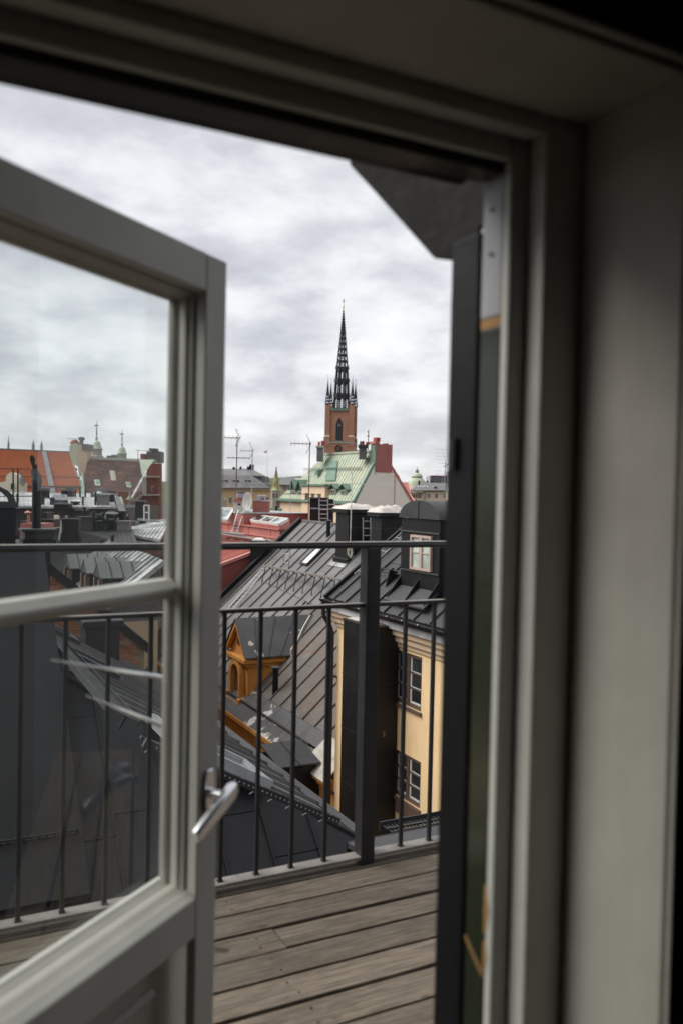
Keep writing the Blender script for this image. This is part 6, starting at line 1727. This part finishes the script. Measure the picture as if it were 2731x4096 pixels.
# clock
ck = T(-0.05, -5.87, zc(2115))
tn = (T(0, -1, 0) - T(0, 0, 0))
MB().tube(ck, ck + tn * 0.05, 1.22, n=28).build('clock_face', 'sheet_dark', ct)
rg = MB()
for k in range(28):
    a0, a1 = 2 * math.pi * k / 28, 2 * math.pi * (k + 1) / 28
    f = lambda a, r: ck + tn * 0.06 + (T(1, 0, 0) - T(0, 0, 0)) * (r * math.cos(a)) + GZ * (r * math.sin(a))
    rg.prism([f(a0, 1.08), f(a1, 1.08), f(a1, 1.34), f(a0, 1.34)], tn * 0.08)
rg.build('clock_ring', 'sheet_black', ct)
for k in range(12):
    a0 = 2 * math.pi * k / 12
    MB().bar(f(a0, 0.78), f(a0, 1.0), 0.10, 0.05).build('hour_mark', 'gold', ct)
MB().bar(ck + tn * 0.1, f(R(230), 0.6) + tn * 0.04, 0.14, 0.05).build('clock_hand', 'gold', ct)
MB().bar(ck + tn * 0.1, f(R(70), 0.9) + tn * 0.04, 0.10, 0.05).build('clock_hand', 'gold', ct)
MB().tube(ck + tn * 0.055, ck + tn * 0.1, 0.34, n=16).build('clock_boss', 'rusty', ct)
# openwork spire: three arcaded tiers, then a pierced cone
def oct_pt(r, k, z, n=8, off=0.5):
    a = 2 * math.pi * (k + off) / n
    return T(1.07 * r * math.cos(a), 1.07 * r * math.sin(a), z)
tiers = [(zc(1580), zc(1400), 2.95, 2.75), (zc(1385), zc(1205), 2.62, 2.42), (zc(1190), zc(1040), 2.28, 2.05)]
for i, (z0, z1, r0, r1) in enumerate(tiers):
    tr = MB()
    for k in range(8):
        tr.tube(oct_pt(r0, k, z0), oct_pt(r1, k, z1), 0.30, 0.25, 6)
        a, b = (oct_pt(r0, k, z0) + oct_pt(r0, k + 1, z0)) / 2, (oct_pt(r1, k, z1) + oct_pt(r1, k + 1, z1)) / 2
        tr.tube(a, b, 0.10, 0.10, 5)
        for zz_ in (z0, z1):
            rr_ = r0 if zz_ == z0 else r1
            tr.bar(oct_pt(rr_, k, zz_), oct_pt(rr_, k + 1, zz_), 0.3, 0.55)
        m0, m1 = oct_pt(r1, k, z1 - 1.3), oct_pt(r1, k + 1, z1 - 1.3)
        ap_ = (m0 + m1) / 2 + GZ * 1.25
        tr.bar(m0, ap_, 0.2, 0.55); tr.bar(m1, ap_, 0.2, 0.55)
        for j in range(7):                             # crocket-like tracery beside the openings
            f = (j + 0.5) / 7
            c0 = oct_pt(r0, k, z0 + (z1 - z0) * f); c1 = oct_pt(r0, k + 1, z0 + (z1 - z0) * f)
            w0 = c0 + (c1 - c0) * 0.30; w1 = c0 + (c1 - c0) * 0.70
            tr.bar(c0, w0 + GZ * 0.15, 0.09); tr.bar(c1, w1 + GZ * 0.15, 0.09)
        g0_, g1_ = oct_pt(r0 + 0.18, k, z1 - 0.2), oct_pt(r0 + 0.12, k, z1 + 1.2)
        tr.tube(g0_, g1_, 0.16, 0.03, 5)
    tr.build('spire_tier', 'spire_iron', ct)
z0, z1 = zc(1030), zc(250)
cn = MB(); R0 = 2.0
rad = lambda z: R0 * (1 - (z - z0) / (z1 - z0)) ** 1.03 + 0.10
for k in range(8):
    cn.tube(oct_pt(rad(z0), k, z0), oct_pt(0.08, k, z1), 0.20, 0.05, 6)
z = z0; st_ = 2.25
while z < z1 - 8.5:
    h = st_ * (1 - 0.45 * (z - z0) / (z1 - z0))
    for k in range(8):
        cn.bar(oct_pt(rad(z), k, z), oct_pt(rad(z), k + 1, z), 0.16, 0.48 * h / st_)
        a, b = oct_pt(rad(z), k, z), oct_pt(rad(z), k + 1, z)
        a2, b2 = oct_pt(rad(z + h), k, z + h), oct_pt(rad(z + h), k + 1, z + h)
        m_lo, m_hi = (a + b) / 2, (a2 + b2) / 2
        q_a, q_b = a + (a2 - a) * 0.5, b + (b2 - b) * 0.5
        for p_, q_ in ((m_lo, q_a), (q_a, m_hi), (m_lo, q_b), (q_b, m_hi)):
            cn.bar(p_, q_, 0.12, 0.12)
    z += h
cn.tube(T(0, 0, z - 0.2), T(0, 0, z1 + 0.3), rad(z) * 0.92, 0.10, 8)
cn.tube(T(0, 0, z0), T(0, 0, z), 0.14, 0.14, 6)
for k in range(8):
    for j in range(22):
        f = j / 22
        zz_ = z0 + (z1 - z0) * f
        p_ = oct_pt(rad(zz_) + 0.24, k, zz_)
        cn.bar(oct_pt(rad(zz_), k, zz_), p_ + GZ * 0.12, 0.13)
cn.build('spire_cone', 'spire_iron', ct)
MB().tube(T(0, 0, z1), T(0, 0, zc(115)), 0.10, 0.07, 6).build('finial_rod', 'rusty', ct)
MB().lathe(T(0, 0, z1 + 0.3), [(0.1, 0), (0.26, 0.3), (0.26, 0.7), (0.1, 1.0)], 10).build('finial_ball', 'gold', ct, smooth=50)
MB().bar(T(-0.55, 0, zc(145)), T(0.55, 0, zc(145)), 0.16).build('cross_arm', 'pot_red', ct)
MB().bar(T(0, 0, zc(170)), T(0, 0, zc(118)), 0.16).build('cross_upright', 'pot_red', ct)
for x, y in ((-4.75, -5.0), (4.75, -5.0), (-4.85, 4.8), (4.85, 4.8)):
    pn = MB(); zb_, zt_2 = zc(1528), zc(1215)
    for k in range(8):
        a = 2 * math.pi * k / 8
        o = Vector((math.cos(a), math.sin(a), 0))
        pn.tube(T(x, y, zb_) + o * 0.80, T(x, y, zt_2), 0.11, 0.03, 4)
        for j in range(7):
            f = j / 8; r_ = 0.80 * (1 - f)
            a2 = 2 * math.pi * (k + 1) / 8
            o2 = Vector((math.cos(a2), math.sin(a2), 0))
            c = T(x, y, zb_ + (zt_2 - zb_) * f)
            pn.bar(c + o * r_, c + o2 * r_, 0.12, 0.42)
    pn.tube(T(x, y, zb_ + 3.2), T(x, y, zt_2 + 0.4), 0.5, 0.06, 6)
    pn.tube(T(x, y, zt_2), T(x, y, zt_2 + 1.6), 0.05, 0.03, 5)
    pn.tube(T(x, y, zt_2 + 1.4), T(x, y, zt_2 + 1.6), 0.13, 0.13, 6)
    pn.build('pinnacle', 'spire_iron', ct)
# gilded lightning spike behind the chimneys
b = P(1471, 1800, 300)
t = thing('gilded_finial', 'slim gilded rod finial right of the tower behind the chimneys', 'finial', b)
MB().tube(b - GZ * 3, b + GZ * ((1800 - 1720) / FPX * 300), 0.22, 0.10, 8).build('rod', 'copper_dark', t)
for y, r_ in ((1742, 0.42), (1726, 0.32)):
    q = P(1472, y, 300)
    MB().lathe(q, [(0.1, -0.6), (r_, -0.1), (r_, 0.1), (0.1, 0.6)], 10).build('knob', 'gold', t, smooth=50)

# ------------------------------------------------------------------ other far houses
kh = thing('yellow_mansard_house', 'long ochre house with a dark mansard roof left of the green turret', 'building', P(980, 2000, 180))
fbox('wall', 'plaster_ochre', kh, 800, 1083, 1953, None, 180, 14)
fbox('cornice', 'plaster_tan', kh, 800, 1086, 1950, 1959, 179.4, 0.6)
fpans(kh, 'sheet_grey', ((800, 1951, 179), (1086, 1953, 179), (1005, 1903, 184), (800, 1896, 184)), 24)
fslope(kh, 'sheet_black', ((1004, 1904, 184), (1086, 1951, 180), (1076, 1907, 192), (1002, 1900, 194)), 'hip_roof')
fslope(kh, 'sheet_grey', ((800, 1896, 184), (1062, 1904, 186), (1005, 1874, 196), (800, 1876, 196)), 'upper_roof')
for x in (897, 942, 991):
    d_ = fbox('dormer', 'sheet_dark', kh, x - 10, x + 10, 1923, 1943, 181, 3)
    fwin(d_, x, 1933, 13, 16, 180.9, 2, 2)
    fbox('dormer_roof', 'sheet_black', d_, x - 12, x + 12, 1921, 1923, 180.8, 3.2)
for x in (923, 1068, 1035):
    fwin(kh, x, 2001 if x != 1035 else 1996, 15, 27, 179.9, 2, 3)
for x0, x1, yt in ((996, 1012, 1858), (987, 997, 1866), (929, 937, 1868), (957, 963, 1866)):
    fbox('chimney', 'sheet_black', kh, x0, x1, yt, 1890, 194, 1.5)
gt_ = thing('green_turret', 'small stone turret with a rust streaked green copper spire', 'turret', P(1105, 2000, 150))
b = P(1104, 1962, 150); s = 150 / FPX
MB().lathe(b, [(24 * s, 0), (19 * s, 6 * s), (14.5 * s, 14 * s), (12 * s, 30 * s), (8 * s, 52 * s), (4.5 * s, 76 * s), (3 * s, 82 * s), (3.4 * s, 84 * s), (0.6 * s, 94 * s)], 8, R(10)).build('spire', 'copper_rust', gt_)
MB().lathe(b, [(20.5 * s, -80 * s), (20.5 * s, -3 * s), (22.5 * s, -2 * s), (22.5 * s, -0.2 * s)], 8, R(10)).build('body', 'stone_grey', gt_)
for k, dx in ((0, -10), (1, 4)):
    fwin(gt_, 1104 + dx, 1982, 7, 18, 150 - 20.3 * s, 1, 2, 'stone_grey')
MB().bar(b + GZ * (92 * s) - GX * (3 * s), b + GZ * (92 * s) + GX * (3 * s), 0.12).build('finial', 'copper_dark', gt_)
t = thing('church_statue_pinnacles', 'two pale pinnacles at the far left edge beside the door stile', 'pinnacle', P(895, 2010, 110))
for x, m_ in ((889, 'copper'), (902, 'stone_grey')):
    q = P(x, 2030, 110); s = 110 / FPX
    MB().lathe(q, [(5 * s, -25 * s), (5 * s, 32 * s), (3 * s, 36 * s), (0.5 * s, 58 * s)], 6).build('pinnacle', m_, t)
# grey roofs and green hill between
gr = thing('grey_roofed_house', 'plain far house with a grey roof between turret and copper roof', 'building', P(1150, 1940, 240))
fslope(gr, 'sheet_grey', ((1115, 1938, 240), (1180, 1940, 240), (1180, 1912, 255), (1122, 1908, 255)))
fbox('wall', 'plaster_tan', gr, 1115, 1215, 1937, None, 241, 12)
fwin(gr, 1139, 1952, 12, 14, 240.8, 2, 2)
fslope(gr, 'office_grey', ((1172, 1925, 250), (1230, 1925, 250), (1222, 1911, 258), (1172, 1911, 258)), 'side_roof')
hl = MB(); rg_ = random.Random(9)
pts = [(-2600, 0)]
prev = None
for i in range(121):
    x = -1500 + i * 25
    base = 14 + 16 * math.exp(-((x + 62) / 130) ** 2) + 5 * math.sin(x * 0.006) + 2.5 * math.sin(x * 0.021 + 1)
    top_ = base + rg_.uniform(-0.8, 1.2)
    ring_ = [Vector((x, 1500 + 1.0 * yy, zz)) for yy, zz in ((-120, GROUND), (-60, GROUND + (top_ - GROUND) * 0.6), (0, top_), (160, top_ * 0.7), (300, GROUND))]
    k0_ = len(hl.v); hl.v += ring_
    if i:
        for j in range(4):
            hl.f.append((k0_ - 5 + j, k0_ + j, k0_ + j + 1, k0_ - 5 + j + 1))
hl.build('hills', 'hill_green', kind='structure', smooth=60)
# trees standing on the hill crest behind the turret
fg = thing('flagpole', 'white flagpole with a pale flag far behind the turret', 'flagpole', P(1070, 1930, 400))
MB().tube(P(1070, 1940, 400), P(1070, 1795, 400), 0.12, 0.08, 6).build('pole', 'plastic_white', fg)
MB().prism([P(x, y, 400) for x, y in ((1070, 1800), (1056, 1806), (1057, 1813), (1064, 1812), (1070, 1811))], GY * 0.06).build('flag', 'flag_cloth', fg)
# right hand far side
pb = thing('dome_house', 'green copper domed building with lantern at the far right', 'building', P(1673, 1930, 330))
s = 330 / FPX; b = P(1673, 1926, 332)
b.y += 8
MB().lathe(b, [(40 * s, -14 * s), (37 * s, 0), (30 * s, 9 * s), (24 * s, 14 * s), (22.5 * s, 16 * s)], 24).build('lower_dome', 'copper', pb, smooth=40)
MB().lathe(b, [(22 * s, 16 * s), (22 * s, 20 * s)], 24).build('drum', 'sheet_dark', pb)
MB().lathe(b, [(22.5 * s, 20.2 * s), (21 * s, 27 * s), (15 * s, 33 * s), (7 * s, 36 * s)], 24).build('upper_dome', 'copper', pb, smooth=40)
MB().lathe(b, [(6.5 * s, 36 * s), (6.5 * s, 47 * s)], 8).build('lantern', 'copper_dark', pb)
MB().lathe(b, [(7.5 * s, 47.1 * s), (7 * s, 49 * s), (2.5 * s, 53 * s), (1.2 * s, 54 * s), (2.2 * s, 58 * s), (0.4 * s, 62 * s)], 12).build('lantern_cap', 'copper', pb, smooth=40)
MB().lathe(b, [(41 * s, -60 * s), (41 * s, -14.2 * s)], 24).build('drum_wall', 'plaster_pale', pb)
ch_ = thing('cream_house', 'pale cream house with a dark hipped roof and dormers in front of the dome', 'building', P(1720, 1990, 270))
fbox('wall', 'plaster_pale', ch_, 1645, 1692, 1966, None, 272, 12, label='brighter side wall')
fbox('wall', 'plaster_peach', ch_, 1692, 1810, 1965, None, 270, 12)
fbox('corner_pier', 'stone_grey', ch_, 1691, 1703, 1964, None, 269.6, 0.35)
fbox('cornice', 'stone_grey', ch_, 1641, 1815, 1961, 1966, 269.4, 0.55)
fslope(ch_, 'sheet_grey', ((1638, 1961, 269), (1820, 1961, 269), (1795, 1932, 278), (1690, 1930, 278)))
for x in (1670.5, 1679.5, 1689, 1696.5, 1708):
    MB().lathe(P(x, 1946.5, 272.5), [(0.22, -0.18), (0.24, 0), (0.16, 0.2), (0.03, 0.26)], 10).build('dome_light', 'plastic_white', ch_, smooth=50)
dl = P(1740, 1953, 271.5)
MB().tube(dl - GY * 0.4, dl + GY * 2, 0.55, n=14).build('dormer', 'sheet_black', ch_)
for x in (1655, 1663, 1671, 1679):
    fwin(ch_, x, 1982, 4, 20, 271.9, 1, 1, 'window_brown')
for x in (1714, 1744, 1776):
    fwin(ch_, x, 1983, 12, 19, 269.9, 2, 2)
for x0, x1, yt in ((1671, 1678, 1922), (1704, 1710, 1922), (1719, 1727, 1924), (1729, 1735, 1924), (1741, 1750, 1924), (1754, 1762, 1924)):
    fbox('chimney', 'sheet_black', ch_, x0, x1, yt, 1945, 279, 1.0)
ob_ = thing('office_block', 'distant pale grey office block with rows of windows at right edge', 'building', P(1760, 1930, 620))
fbox('wall', 'office_grey', ob_, 1717, 1800, 1905, None, 620, 30)
fbox('tower', 'office_grey', ob_, 1788, 1815, 1886, None, 616, 20)
fbox('roof_band', 'wall_red', ob_, 1722, 1790, 1902, 1905, 619, 20)
for k in range(6):
    fbox('window_band', 'pane_dark', ob_, 1719, 1787, 1908 + k * 4.2, 1909.8 + k * 4.2, 619.8, 0.3)
gd = thing('golden_dome', 'small gilded onion turret peeping over the red verge', 'turret', P(1591, 1940, 230))
s = 230 / FPX; b = P(1591, 1931, 230)
MB().lathe(b, [(10 * s, -6 * s), (7 * s, 0), (6.5 * s, 8 * s), (7.5 * s, 10 * s), (8 * s, 15 * s), (5 * s, 19 * s), (6 * s, 24 * s), (5 * s, 27 * s), (1 * s, 32 * s), (0.4 * s, 38 * s)], 12).build('onion_dome', 'gold', gd, smooth=50)
MB().lathe(b, [(6 * s, -60 * s), (6 * s, -6.2 * s)], 8).build('body', 'copper_dark', gd)
sg_ = thing('green_side_dome', 'fragment of a green domed roof behind the right edge of the door frame', 'dome', P(1800, 1965, 250))
b = P(1800, 1968, 250); s = 250 / FPX
MB().lathe(b, [(16 * s, -4 * s), (15 * s, 6 * s), (10 * s, 18 * s), (2 * s, 25 * s)], 16).build('dome', 'copper', sg_, smooth=50)
MB().lathe(b, [(16.5 * s, -60 * s), (16.5 * s, -4.2 * s)], 16).build('body', 'plaster_pale', sg_)
